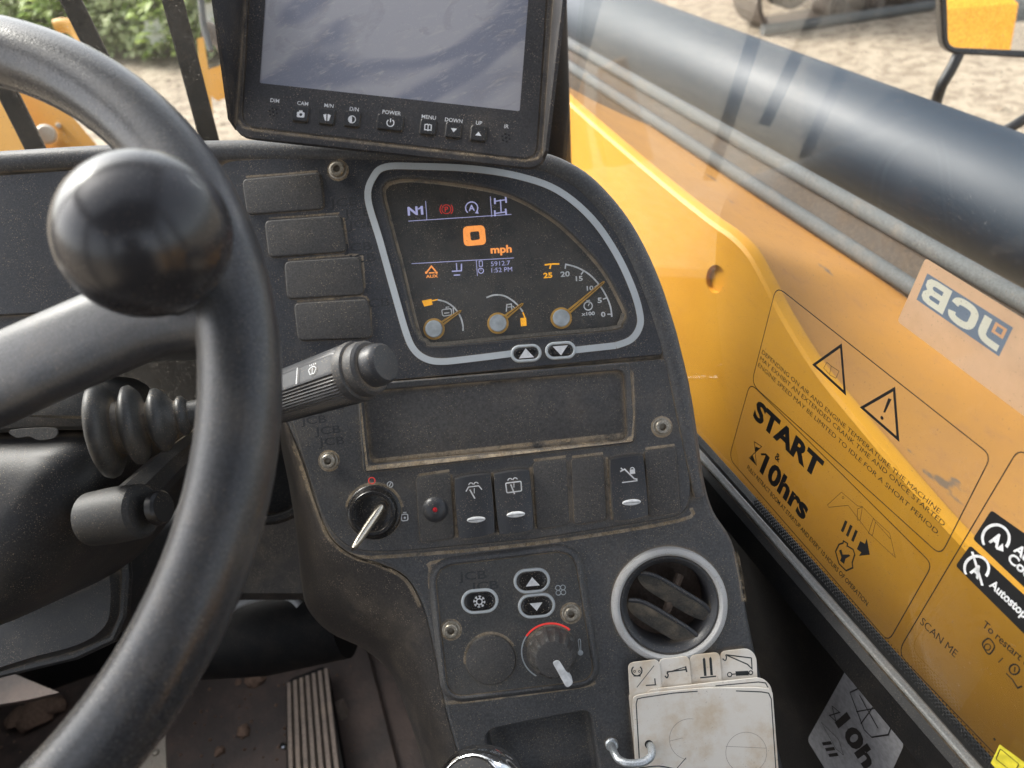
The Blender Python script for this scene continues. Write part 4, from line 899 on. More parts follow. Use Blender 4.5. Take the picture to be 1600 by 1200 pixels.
# ================================================================== chrome lever, cards, ring
lev = thing('gear_lever', 'chrome topped lever knob rising in front of the storage tray', 'lever', at(752, 1330, .44))
lc = at(752, 1246, .43); lax = (CZ * .75 + CY * .5 - CX * .35).normalized()
MB().lathe(lc - lax * .02, lax, [(.016, -.03), (.022, -.012), (.0265, .008), (.0275, .018), (.026, .028), (.021, .0355), (.0195, .0365)], 40).build('lever_knob', M_CHROME, lev, ang=70)
MB().lathe(lc - lax * .02, lax, [(.0196, .0363), (.0185, .0372), (.0182, .0366), (.001, .0368)], 40).build('lever_cap', M_BLACK, lev)
MB().tube([lc - lax * .045, lc - lax * .12], .007, 12).build('lever_shaft', M_BLACK, lev)
bk = thing('load_chart_cards', 'stack of dirty white laminated load chart cards on the console', 'cards', dash(12).to3(*dash(12).to2((1100, 1230))))
def card(poly, h, r=10, border=None):
    pl = dash(h); o = MB().prism(rquad(poly, r), [(0, -.9), (0, -.15), (.2, 0)], pl, back=True).build('card', M_CARD, bk)
    if border: on(M_CARDPRINT, 'card_border', lambda b: b.stroke(border, .7, pl, .06), o)
    return o, pl
card([(982, 1082), (1203, 1070), (1222, 1260), (1000, 1265)], 3)
c4, p4 = card([(1125, 1018), (1170, 1013), (1180, 1025), (1185, 1075), (1000, 1100), (1003, 1240), (1205, 1240), (1205, 1090), (1128, 1072)][:2] + [(1182, 1025), (1186, 1110), (1130, 1112)], 4.2)
c3_, p3 = card([(1077, 1024), (1125, 1019), (1131, 1110), (1084, 1112)], 5.4)
c2_, p2 = card([(1029, 1030), (1077, 1025), (1085, 1112), (1035, 1114)], 6.6)
c1_, p1 = card([(981, 1036), (1030, 1030), (1038, 1113), (986, 1116)], 7.8)
card([(1010, 1078), (1190, 1058), (1206, 1072), (1215, 1255), (1010, 1258)], 9.0, 12, [(1118, 1071.5), (1185, 1065.5), (1196, 1067), (1200, 1074)])
cf, pf = card([(988, 1088), (1020, 1082), (1100, 1075), (1180, 1074), (1207, 1077), (1221, 1260), (996, 1262)], 10.8, 9, [(1003, 1258), (994, 1100), (996, 1092), (1004, 1090), (1052, 1083), (1090, 1080)])
on(M_CARDPRINT, 'card_border', lambda b: b.stroke([(1150, 1079.5), (1190, 1081), (1201, 1083), (1205, 1092), (1216, 1258)], .7, pf, .06), cf)
def faint(b):
    b.stroke(circ((1166, 1176), 32, 40), .22, pf, .05, True); b.stroke([(1134, 1166), (1198, 1169)], .22, pf, .05); b.stroke(arc((1078, 1155), 32, 100, 280, 24), .22, pf, .05); b.stroke([(1046, 1158), (1066, 1153)], .22, pf, .05)
on(M_CARDFAINT, 'card_drawing', faint, cf)
on(M_CARDPRINT, 'card_drawing', lambda b: (b.stroke([(1058, 1200), (1072, 1184)], .5, pf, .05), b.stroke(cr([(1000, 1200), (1030, 1197), (1060, 1203)], 4), .8, pf, .05)), cf)
def t1(b):
    b.stroke([(995, 1074), (1022, 1040)], .45, p1, .05); b.stroke([(1009, 1071), (1024, 1070), (1023, 1060)], .8, p1, .05)
    b.stroke(arc((995, 1048), 8, 100, 230, 8), .9, p1, .05); b.stroke(arc((995, 1048), 8, -50, 80, 8), .9, p1, .05); b.stroke([(990, 1056), (1001, 1056)], .9, p1, .05)
    for x in (991.5, 999): b.stroke(circ((x, 1049), 1.6, 10), .4, p1, .05, True)
on(M_CARDPRINT, 'card_symbol', t1, c1_)
def t2(b):
    b.stroke([(1042, 1050), (1072, 1046)], .9, p2, .05); b.stroke([(1042, 1051), (1071, 1042)], .6, p2, .05); b.stroke([(1071, 1041), (1073, 1050)], 1, p2, .05); b.stroke(cr([(1042, 1051), (1044, 1055), (1042, 1059), (1039, 1056)], 4), .9, p2, .05)
on(M_CARDPRINT, 'card_symbol', t2, c2_)
def t3(b):
    b.fill([(1098, 1030), (1100, 1027), (1102, 1030), (1104, 1056), (1100, 1056)], p3, .05); b.fill([(1108, 1029), (1110, 1026), (1112, 1029), (1114, 1055), (1110, 1055)], p3, .05); b.stroke([(1094, 1059), (1119, 1056.5)], .9, p3, .05)
on(M_CARDPRINT, 'card_symbol', t3, c3_)
def t4(b):
    b.stroke([(1134, 1023), (1174, 1028)], .8, p4, .05); b.stroke([(1136, 1024), (1168, 1038), (1175, 1045), (1174, 1028)], .8, p4, .05); b.stroke(cr([(1134, 1023), (1135, 1028), (1133, 1032), (1129, 1029)], 4), .8, p4, .05)
    b.fill([(1149, 1049), (1169, 1048), (1170, 1055), (1150, 1056)], p4, .05); b.stroke(circ((1140, 1054), 3.4, 12), .7, p4, .05, True); b.stroke(circ((1173, 1051), 3, 12), .7, p4, .05, True); b.stroke([(1143, 1053.5), (1150, 1053)], .8, p4, .05)
on(M_CARDPRINT, 'card_symbol', t4, c4)
rg = thing('card_ring', 'galvanised wire ring holding the white cards to the console', 'ring', dash(2).to3(*dash(2).to2((956, 1164))))
rp = cr([at(956, 1164, D - .001), at(958, 1172, D - .012), at(966, 1186, D - .020), at(982, 1193, D - .024), at(1004, 1191, D - .024), at(1017, 1182, D - .022), at(1018, 1170, D - .016), at(1014, 1162, D - .008)], 5)
MB().tube(rp, .0026, 12).build('ring_wire', M_ZINC, rg)
MB().disc((956, 1163), dash(0), [(4.6, -.5), (4.6, 1), (3.8, 2), (.1, 2.2)], 20).build('ring_washer', M_ZINC, rg)
MB().disc((1014, 1163), dash(10.85), [(2.9, 0), (2.7, .08), (.1, .09)], 16).build('card_hole', M_PDARK, bk)

# ================================================================== side window, stickers
W0 = at(1105, 700, .657); dnv = V((-.295, 0, -1.826)).normalized(); WIN = Plane(W0, V((0, -1, 0)), -dnv)
if WIN.n.x > 0: WIN = Plane(W0, V((0, 1, 0)), -dnv)
def wl(h): return Plane(W0 + (WIN.n if WIN.n.x < 0 else -WIN.n) * h * .001, WIN.ax, WIN.ay)
IN = WIN.n if WIN.n.x < 0 else -WIN.n
WB = W0 + dnv * .0095
win = thing('side_window', 'dusty right side cab window with dotted black border and black lower rail', 'window', WB + V((0, -.1, 0)))
y0, y1 = .735, -.50
e_lo = [WB + V((0, y - WB.y, 0)) for y in (y0, y1)]; upw = -dnv
b = MB()
q = [e_lo[0], e_lo[1], e_lo[1] + upw * .62, e_lo[0] + upw * .62]
b.add([v + IN * 0 for v in q] + [v - IN * .005 for v in q], [(0, 1, 2, 3), (7, 6, 5, 4), (0, 4, 5, 1), (1, 5, 6, 2), (2, 6, 7, 3), (3, 7, 4, 0)])
b.build('window_pane', M_WIN, win)
b = MB(); ry = Plane(WB + V((0, (y0 + y1) / 2 - WB.y, 0)) + dnv * .0175 + IN * -.004, V((0, 1, 0)), upw)
b.box(ry.o, (y0 - y1) / 2, .0150, .014, V((0, 1, 0)), upw, .004); b.build('window_rail', M_RAIL, win)
b = MB(); b.box(WB + V((0, (y0 + y1) / 2 - WB.y, 0)) + IN * .003, (y0 - y1) / 2, .0016, .0028, V((0, 1, 0)), upw, .0008); b.build('window_seal', M_SEAL, win)
b = MB(); WI = wl(.25)
def wp(y, v_): return WB + V((0, y - WB.y, 0)) + upw * v_ + IN * .00025
b.add([wp(y0, .002), wp(y1, .002), wp(y1, .0058), wp(y0, .0058)], [(0, 1, 2, 3)])
for r_, (v_, rad) in enumerate(((.0070, .00125), (.0089, .00112), (.0108, .00094), (.0127, .00074), (.0145, .00054))):
    y = .33 + (r_ % 2) * .0014
    while y > -.02:
        c = wp(y, v_); b.add([c + (V((0, 1, 0)) * math.cos(t) + upw * math.sin(t)) * rad for t in [math.pi / 3 * q_ for q_ in range(6)]], [(0, 1, 2, 3, 4, 5)]); y -= .0028
b.build('frit_dot_border', M_FRIT, win)
WS = wl(.5)
def sticker(name, label, outline, h=.4, film_=M_FILM, border=True, wd=.7):
    r = thing(name, label, 'sticker', wl(h).to3(*wl(h).to2(outline[0])))
    MB().fill(outline, wl(h)).build('sticker_film', film_, r)
    if border: on(M_PDARK, 'border_line', lambda b: b.stroke(outline, wd, wl(h + .15), 0, True), r)
    return r
WT = wl(.7)
def wtext(b, s, p0, p1, hpx, bold=0.0, pl=None, updir=(.30, -.954)): b.text(s, p0, p1, (p0[0] + updir[0] * hpx, p0[1] + updir[1] * hpx), pl or WT, bold)
s1 = sticker('caution_sticker', 'clear sticker with two warning triangles on the side window', rquad([(1213, 447), (1549, 712), (1470, 868), (1174, 600)], 16))
def s1t(b):
    wtext(b, 'DEPENDING ON AIR AND ENGINE TEMPERATURE THE MACHINE', (1190, 552), (1467, 803), 6, 0)
    wtext(b, 'MAY EXHIBIT AN EXTENDED CRANK TIME AND ONCE STARTED', (1187, 562), (1474, 823), 6, 0)
    wtext(b, 'ENGINE SPEED MAY BE LIMITED TO IDLE FOR A SHORT PERIOD.', (1184, 572), (1466, 838), 6, 0)
on(M_PDARK, 'sticker_lettering', s1t, s1)
def s1i(b):
    for tr in (((1314, 540), (1320, 614), (1272, 570)), ((1397, 608), (1403, 686), (1347, 637))): b.stroke(list(tr), 1.9, WT, 0, True)
    b.fill([(1388, 622), (1393, 624), (1383, 645), (1380, 644)], WT); b.disc((1378, 653), WT, [(1.2, 0), (1.1, .02)], 12)
    bk_ = [(1287, 575), (1292, 566), (1299, 572), (1311, 580), (1306, 591), (1297, 586)]; b.stroke(bk_, .3, WT, 0, True); b.stroke([(1299, 572), (1296, 585)], .3, WT)
on(M_PDARK, 'warning_triangle', s1i, s1)
s2 = sticker('start_sticker', 'clear sticker printed START and 10hrs above the window dots', rquad([(1172, 598), (1457, 882), (1388, 1003), (1139, 716)], 14))
def s2t(b):
    wtext(b, 'START', (1176, 650), (1277, 749), 28, .045); wtext(b, '&', (1210, 716), (1217, 723), 11, .02); b.stroke([(1189, 710), (1197, 710)], 1.6, WT); wtext(b, '10hrs', (1187, 735), (1256, 813), 29, .04)
    wtext(b, 'FULLY RETRACT BOOM AT STARTUP AND EVERY 10 HOURS OF OPERATION', (1167, 732), (1354, 947), 6.2, .012)
    b.text('1234567', (1357, 966), (1371, 978), (1358, 964), WT) if False else None
on(M_PDARK, 'sticker_lettering', s2t, s2)
def c8(x, y): return (1140 + x / 3.159, 580 + y / 3.159)
def s2i(b):
    b.stroke([c8(483, 660), c8(552, 597), c8(632, 665), c8(655, 668), c8(712, 728), c8(790, 800), c8(818, 920), c8(690, 800), c8(640, 735), c8(585, 662), c8(490, 672)], .3, WT, 0, True)
    b.stroke([c8(630, 735), c8(632, 680), c8(655, 670), c8(645, 735), c8(630, 735)], .3, WT); b.stroke([c8(685, 800), c8(710, 725), c8(720, 745), c8(705, 810), c8(685, 800)], .3, WT); b.stroke([c8(720, 745), c8(797, 830)], .3, WT); b.stroke(circ(c8(560, 624), 1.6, 8), .3, WT, 0, True)
    for x, y in ((562, 765), (587, 787), (613, 812)): b.fill([c8(x + 8, y - 30), c8(x + 20, y - 22), c8(x - 2, y + 32), c8(x - 13, y + 22)], WT)
    b.fill([c8(645, 838), c8(668, 852), c8(677, 825), c8(692, 906), c8(637, 912), c8(650, 895), c8(628, 878)], WT)
    b.stroke([c8(*p) for p in ((523, 890), (540, 855), (560, 848), (562, 838), (582, 850), (580, 862), (610, 880), (618, 905), (605, 945), (608, 970), (575, 985), (540, 950))], 1.1, WT, 0, True)
    b.fill([c8(*p) for p in ((540, 885), (552, 880), (558, 905), (590, 905), (596, 912), (572, 925), (565, 952), (545, 935), (552, 918))], WT)
    b.stroke([c8(122, 348), c8(158, 372), c8(97, 428), c8(132, 464)], .6, WT, 0, True); b.fill([c8(100, 430), c8(114, 414), c8(131, 460)], WT); b.fill([c8(128, 372), c8(148, 380), c8(125, 398)], WT)
on(M_PDARK, 'sticker_symbol', s2i, s2)
s3 = sticker('autostop_sticker', 'clear sticker with black Autostop bars at the right end of the window', rquad([(1592, 700), (1720, 800), (1700, 1330), (1402, 1020)], [18, 8, 8, 20]))
on(M_PDARK, 'print_bar', lambda b: (b.fill(rquad([(1549, 797), (1650, 868), (1650, 965), (1520, 842)], 5), WT), b.fill(rquad([(1516, 852), (1650, 975), (1650, 1040), (1493, 884)], 5), WT)), s3)
W9 = wl(.9)
def s3w(b):
    b.stroke(arc((1556, 841), 21, 150, 400, 20), 1.6, W9); wtext(b, 'A', (1545, 845), (1559, 857), 19, .05, W9, (.5, -.87)); b.fill([(1556, 858), (1568, 862), (1567, 849)], W9)
    b.stroke(arc((1526, 888), 19, 150, 400, 20), 1.6, W9); wtext(b, 'A', (1515, 893), (1529, 905), 17, .05, W9, (.5, -.87)); b.stroke([(1519, 862), (1535, 915)], 1.6, W9)
    wtext(b, 'Au', (1583, 860), (1604, 879), 15, .03, W9, (.45, -.89)); wtext(b, 'Cou', (1573, 874), (1606, 905), 15, .03, W9, (.45, -.89)); wtext(b, 'Autostop', (1545, 915), (1600, 967), 13, .03, W9, (.45, -.89))
on(M_PRINT, 'sticker_lettering', s3w, s3)
def s3d(b):
    wtext(b, 'SCAN ME', (1437, 974), (1492, 1028), 11, 0.0, WT, (.4, -.92)); wtext(b, 'To restart e', (1534, 978), (1604, 1043), 11, .01, WT, (.45, -.89))
    b.stroke(rquad([(1533, 1006), (1545, 995), (1556, 1010), (1545, 1025)], 7), .9, WT, 0, True); b.stroke(circ((1543, 1011), 5, 12), .6, WT, 0, True); b.stroke([(1560, 1035), (1567, 1028)], .6, WT)
    b.stroke(circ((1585, 1046), 8, 14), .9, WT, 0, True); b.stroke([(1572, 1052), (1582, 1062), (1590, 1075), (1597, 1072)], .9, WT); b.stroke([(1585, 1050), (1586, 1042)], .7, WT); b.disc((1554, 1155), WT, [(.8, 0), (.7, .02)], 10)
on(M_PDARK, 'sticker_lettering', s3d, s3)
s5 = thing('yellow_label', 'small bright yellow label at the lower right corner of the window', 'label', WT.to3(*WT.to2((1575, 1180))))
MB().fill([(1562, 1163), (1640, 1220), (1610, 1265), (1548, 1192)], wl(.9)).build('label_film', M_YELST, s5)
on(M_PDARK, 'label_print', lambda b: b.stroke(rquad([(1563, 1170), (1592, 1194), (1584, 1208), (1556, 1186)], 2), .5, wl(1.05), 0, True), s5)
WO = wl(-5.4)
mk = thing('maker_sticker', 'peach backed maker sticker seen mirrored through the glass, blue grey logo box', 'sticker', WO.to3(*WO.to2((1500, 560))))
BOXQ = [(1449, 427), (1583, 512), (1561, 557), (1432, 468)]
o2 = [V(WO.to2(p)) for p in ((1561, 557), (1432, 468), (1583, 512))]
def lg(x, y): q_ = o2[0] + (o2[1] - o2[0]) * x + (o2[2] - o2[0]) * y; return (q_.x, q_.y)
def outl(pts, wx, wy):                       # closed outline of a heavy open stroke in logo units
    L_, R_2 = [], []
    for i_ in range(len(pts)):
        a_ = pts[max(i_ - 1, 0)]; c_ = pts[min(i_ + 1, len(pts) - 1)]; dx_, dy_ = (c_[0] - a_[0]) * 2.9, c_[1] - a_[1]; l_ = math.hypot(dx_, dy_)
        nx_, ny_ = -dy_ / l_, dx_ / l_; x_, y_ = pts[i_]
        L_.append((x_ + nx_ * wx, y_ + ny_ * wy)); R_2.append((x_ - nx_ * wx, y_ - ny_ * wy))
    return [lg(*p) for p in L_ + R_2[::-1]]
gj = outl(cr([(.04, .19), (.12, .19), (.19, .21), (.235, .30), (.245, .45), (.245, .66), (.245, .86)], 3), .042, .105)
gc = outl(cr([(.60, .62), (.585, .74), (.54, .80), (.47, .81), (.41, .78), (.375, .68), (.37, .50), (.375, .32), (.41, .22), (.47, .19), (.54, .20), (.585, .26), (.60, .38)], 3), .042, .105)
gb = [lg(*p) for p in ((.675, .08), (.86, .08), (.93, .12), (.965, .22), (.965, .38), (.93, .50), (.965, .60), (.965, .78), (.93, .88), (.86, .92), (.675, .92))]
b1 = [lg(*p) for p in ((.755, .27), (.86, .27), (.88, .31), (.88, .37), (.86, .41), (.755, .41))]; b2q = [lg(*p) for p in ((.755, .59), (.86, .59), (.88, .63), (.88, .69), (.86, .73), (.755, .73))]
sqo = [lg(*p) for p in ((.04, .52), (.165, .52), (.165, .86), (.04, .86))]; sqi = [lg(*p) for p in ((.07, .60), (.135, .60), (.135, .78), (.07, .78))]
def holed(b, outer, hs):
    loops = [[V((x, y, 0)) for x, y in l_] for l_ in [outer] + hs]
    b.add([WO.to3(v.x, v.y, 0) for l_ in loops for v in l_], [tuple(t) for t in tessellate_polygon(loops)])
bq = [WO.to2(p) for p in BOXQ]
b = MB(); holed(b, [WO.to2(p) for p in rquad([(1446, 403), (1700, 560), (1700, 725), (1402, 502)], 6)], [bq]); b.build('sticker_backing', M_PEACH, mk)
b = MB(); holed(b, bq, [gj, gc, gb, sqo]); holed(b, b1, []); holed(b, b2q, []); holed(b, sqi, []); b.build('logo_box', M_PBLUE, mk)
b = MB(); holed(b, gj, []); holed(b, gc, []); holed(b, gb, [b1, b2q]); b.build('logo_lettering', M_PWHITE, mk)
b = MB(); holed(b, sqo, [sqi]); b.build('logo_square', M_PORA, mk)
# lower grey sticker on the black side wall
LWp = Plane(V((.3057, .3, .5)), V((0, -1, 0)), V((0, 0, 1))); LWt = Plane(V((.3054, .3, .5)), V((0, -1, 0)), V((0, 0, 1)))
s6 = thing('service_sticker', 'dark grey sticker with open book and 10h on the black lower side panel', 'sticker', hit(1330, 1150, LWp.o, LWp.n))
MB().fill(rquad([(1324, 1043), (1413, 1163), (1350, 1300), (1261, 1156)], 8), LWp).build('sticker_film', M_GREYST, s6)
def s6p(b):
    ud = (.45, -.89)
    b.stroke([(1328, 1082), (1347, 1073), (1358, 1085), (1392, 1137), (1388, 1148), (1362, 1152), (1350, 1140), (1328, 1082)], 1.0, LWt); b.stroke([(1338, 1112), (1366, 1107)], .8, LWt); b.stroke([(1343, 1086), (1352, 1103), (1372, 1138)], 1.2, LWt); b.stroke([(1345, 1131), (1366, 1102)], .8, LWt)
    wtext(b, '10h', (1305, 1128), (1352, 1202), 27, .04, LWt, (.45, -.89)); b.stroke([(1300, 1103), (1312, 1113), (1296, 1118), (1306, 1127), (1300, 1103)], 1.0, LWt)
    for k_ in range(3): b.fill([(1284 + k_ * 5, 1160 + k_ * 9), (1298 + k_ * 5, 1158 + k_ * 9), (1300 + k_ * 5, 1163 + k_ * 9), (1286 + k_ * 5, 1165 + k_ * 9)], LWt)
    b.stroke([(1283, 1128), (1310, 1155), (1318, 1180), (1306, 1170), (1283, 1128)], .5, LWt)
on(M_PDARK, 'sticker_print', s6p, s6)

# ================================================================== machine outside the side window
XP = .50
cf_ = thing('chassis_panel', 'yellow machine side panel with a round hole beside the cab window', 'body panel', V((XP + .1, .4, .2)))
rpx = cr([(842, 120), (900, 175), (1000, 262), (1060, 312), (1108, 350), (1140, 373), (1166, 400), (1190, 442), (1220, 500), (1270, 580), (1330, 655), (1420, 762), (1500, 852), (1640, 990), (1800, 1130)], 4)
PX = Plane(V((XP, .5, .7)), V((0, -1, 0)), V((0, 0, 1)))
r3 = [hit(x, y, PX.o, PX.n) for x, y in rpx]
r2 = [((v.y - .5) * -1e3, (v.z - .7) * 1e3) for v in r3]
hole = circ((1118, 436), 15, 24, 22)
poly = r2 + [(r2[-1][0], -800), (r2[0][0], -800)]
b = MB(); pf_ = [V((x, y, 0)) for x, y in poly]; hq = [PX.to2(p) for p in hole]
tris = tessellate_polygon([pf_, [V((x, y, 0)) for x, y in hq]]); allp = [(v.x, v.y) for v in pf_] + hq
b.add([PX.to3(x, y, 0) for x, y in allp], tris)
nh = len(hq); bot = [PX.to3(x, y, 0) + V((.006, 0, 0)) for x, y in hq]; b.loft([[PX.to3(x, y, 0) for x, y in hq], bot], True); b.add(bot, [tuple(range(nh))])
b.build('panel_face', M_YEL, cf_)
# rolled top edge then the dusty ledge up to the pipes
XI = .72
def pipe_z(y): return None
pA, pB = hit(890, 105, V((XI, 0, 0)), V((1, 0, 0))), hit(1420, 448, V((XI, 0, 0)), V((1, 0, 0)))
def pz(y): return pA.z + (pB.z - pA.z) * (y - pA.y) / (pB.y - pA.y)
edge = [[v for v in r3], [v + V((.003, 0, .004)) for v in r3], [v + V((.010, 0, .0055)) for v in r3], [v + V((.016, 0, .004)) for v in r3], [v + V((.019, 0, -.002)) for v in r3]]
MB().loft(edge).build('panel_edge', M_YELE, cf_)
led = []
for s in (0, .15, .4, .7, 1.0):
    led.append([V((XP + .019 + (XI + .01 - XP - .019) * s, v.y, (v.z - .002) * (1 - s) + (pz(v.y) - .016) * s - .006 * math.sin(s * math.pi))) for v in r3])
MB().loft(led).build('panel_ledge', M_YELD, cf_)
MB().add([V((XI + .012, r3[0].y, .2)), V((XI + .012, r3[-1].y, .2)), V((XI + .012, r3[-1].y, pz(r3[-1].y) - .01)), V((XI + .012, r3[0].y, pz(r3[0].y) - .01))], [(0, 1, 2, 3)]).build('panel_rear', M_YEL, cf_)
def pline(a, b_, x, y0=1.9, y1=-.7):
    A, B = hit(*a, V((x, 0, 0)), V((1, 0, 0))), hit(*b_, V((x, 0, 0)), V((1, 0, 0))); f_ = lambda y: A + (B - A) * ((y - A.y) / (B.y - A.y)); return [f_(y0 + (y1 - y0) * i / 12) for i in range(13)]
pp = pline((890, 103), (1420, 446), XI); MB().tube(pp, .0105, 16).build('hydraulic_pipe', M_PIPE, label='lower of two dusty grey pipes running along the boom', cat='pipe', group='pipes along the boom')
pp2 = pline((900, 74), (1590, 466), XI + .035); MB().tube(pp2, .0115, 16).build('hydraulic_pipe', M_PIPE, label='upper of two dusty grey pipes, next to the black boom', cat='pipe', group='pipes along the boom')
b = MB(); b.loft([[v + V((0, 0, -.004)) for v in pp], [(v + w_) / 2 + V((0, 0, -.010)) for v, w_ in zip(pp, pp2)], [v + V((0, 0, -.004)) for v in pp2]]); b.loft([[v + V((.0, 0, -.004)) for v in pp], [v + V((-.006, 0, -.016)) for v in pp], [v + V((.0, 0, -.06)) for v in pp]]); b.build('pipe_channel', M_CHAN, cf_)
an = math.radians(-27.9); dd = 1.12; rr = dd * math.sin(math.radians(4.55)); bc = V((dd * math.cos(an), 0, CAM.z + dd * math.sin(an)))
boom = thing('boom', 'long glossy black telescopic boom tube outside the side window', 'boom', bc + V((0, .6, -.08)))
MB().lathe(bc + V((0, 3.2, 0)), V((0, -1, 0)), [(rr * .9, 0), (rr, .01), (rr, 3.9), (rr * .9, 3.91)], 64).build('boom_tube', M_BOOM, boom, ang=50)
# mirror on its bent arm
mr = thing('wing_mirror', 'black framed wing mirror on a bent tube arm beyond the boom', 'mirror', at(1500, 200, 1.3))
mx_, my_ = (CX * .98 + CY * -.06).normalized(), CY
tocam = (CAM - at(1540, 40, 1.3)).normalized(); yel_dir = (V((1.35, -1.6, .75)) - at(1540, 40, 1.3)).normalized(); mn = (tocam + yel_dir).normalized()
mxx = my_.cross(mn).normalized(); MPl = Plane(at(1540, 40, 1.3), mxx, mn.cross(mxx))
fo = rquad([(1462, -110), (1472, 84), (1680, 96), (1672, -110)], [30, 26, 30, 30]); fi = rquad([(1477, -98), (1482, 74), (1668, 82), (1660, -98)], [22, 16, 20, 20])
b = MB(); po, pi_ = [MPl.to2(p) for p in fo], [MPl.to2(p) for p in fi]
b.loft([[MPl.to3(x * .8, y * .8, -40) for x, y in po], [MPl.to3(x, y, -16) for x, y in po], [MPl.to3(x, y, 0) for x, y in inset(po, 1)], [MPl.to3(x, y, 2) for x, y in inset(po, 4)], [MPl.to3(x, y, 1) for x, y in inset(pi_, -1)], [MPl.to3(x, y, -3) for x, y in pi_]], True); b.f.append(tuple(range(len(po)))); b.build('mirror_frame', M_BLACK, mr)
MB().prism(pi_, [(-.5, -2.5)], MPl, two_d=True).build('mirror_glass', M_MIRROR, mr)
MB().tube(cr([at(1500, 80, 1.33), at(1486, 108, 1.34), at(1468, 142, 1.36), at(1462, 185, 1.4), at(1490, 225, 1.4), at(1540, 214, 1.4), at(1585, 196, 1.38), at(1640, 150, 1.36), at(1660, 60, 1.34)], 6), .0095, 12).build('mirror_arm', M_BLACK, mr)
# rear body of this machine, seen only in the mirror
MB().box(V((1.10, -1.9, .25)), .33, .75, .62, bev=.05).build('engine_cover', M_ORNG, label='yellow engine cover behind the cab, seen in the wing mirror', cat='engine cover')

# ================================================================== windscreen, guard and front of the machine
ws = thing('windscreen', 'scratched windscreen glass in front of the dashboard', 'windscreen', V((-.2, .80, .55)))
b = MB(); b.box(V((-.2, .80, 1.05)), .50, .56, .0025, V((1, 0, 0)), V((0, 0, 1)), .0005); b.build('windscreen_pane', M_SCREEN, ws)
gd = thing('windscreen_guard', 'black upright guard bars outside the windscreen', 'guard', V((-.2, .93, .6)))
YP = (V((0, .93, 0)), V((0, 1, 0)))
for a, b_, wd in (((-30, 60), (62, 245), .0095), ((96, -30), (190, 160), .0095), ((262, -30), (330, 230), .0105)):
    A, B = hit(*a, *YP), hit(*b_, *YP); d = (B - A); A2, B2 = A - d * .9, B + d * .5; ay = d.normalized(); axx = ay.cross(V((0, 1, 0))).normalized()
    MB().box((A2 + B2) / 2, wd, (B2 - A2).length / 2, .004, axx, ay, .001).build('guard_bar', M_RAIL, gd)
fb = thing('fork_carriage', 'yellow front bodywork of the machine seen through the windscreen at left', 'bodywork', at(60, 260, 1.7))
def slab(pts, t, dt, m_, name, bend=None):
    q = [at(x, y, t if bend is None else t + bend(x, y)) for x, y in pts]; n_ = len(q); d = (q[0] - CAM).normalized() * dt
    MB().add(q + [v + d for v in q], [tuple(range(n_)), tuple(range(2 * n_ - 1, n_ - 1, -1))] + [(i, (i + 1) % n_, n_ + (i + 1) % n_, n_ + i) for i in range(n_)]).build(name, m_, fb)
slab([(-80, 100), (0, 122), (14, 150), (70, 250), (70, 320), (-80, 320)], 1.65, .06, M_ORNG, 'side_plate')
slab([(20, 128), (60, 150), (110, 178), (150, 225), (160, 320), (75, 320), (50, 190)], 1.75, .10, M_ORNG, 'front_plate')
MB().lathe(at(72, 210, 1.72), (CAM - at(72, 210, 1.72)).normalized(), [(.022, -.02), (.022, .01), (.017, .02), (.006, .022)], 24).build('pivot_pin', M_STEEL, fb)
MB().lathe(at(91, 196, 1.74), (CAM - at(91, 196, 1.74)).normalized(), [(.006, -.02), (.006, .01), (.004, .012)], 12).build('bolt', M_STEEL, fb)
MB().tube(cr([at(88, 42, 2.4), at(105, 40, 2.4), at(122, 52, 2.4), at(135, 75, 2.4), at(150, 100, 2.4)], 4), .022, 14).build('lamp_guard', M_ORNG, fb)
br = thing('hose_bracket', 'orange bracket with hoses beside the monitor beyond the windscreen', 'bracket', at(335, 210, 2.2))
def slab2(pts, t, dt, m_, name):
    q = [at(x, y, t) for x, y in pts]; n_ = len(q); d = (q[0] - CAM).normalized() * dt
    MB().add(q + [v + d for v in q], [tuple(range(n_)), tuple(range(2 * n_ - 1, n_ - 1, -1))] + [(i, (i + 1) % n_, n_ + (i + 1) % n_, n_ + i) for i in range(n_)]).build(name, m_, br)
slab2([(308, 60), (318, 58), (326, 110), (336, 210), (326, 215), (312, 120)], 2.15, .03, M_ORNG, 'bracket_arm'); slab2([(326, 108), (352, 100), (360, 150), (340, 158), (330, 150)], 2.25, .05, M_ORNG, 'bracket_plate'); slab2([(293, 135), (305, 150), (312, 180), (300, 175)], 2.3, .03, M_ORNG, 'bracket_tab')
MB().tube([at(312, -20, 2.3), at(318, 40, 2.3), at(330, 80, 2.3)], .010, 10).build('steel_rod', M_PIPE, br); MB().tube([at(322, 48, 2.35), at(345, 60, 2.35), at(365, 90, 2.35)], .03, 12).build('hose', M_TRACK, br)

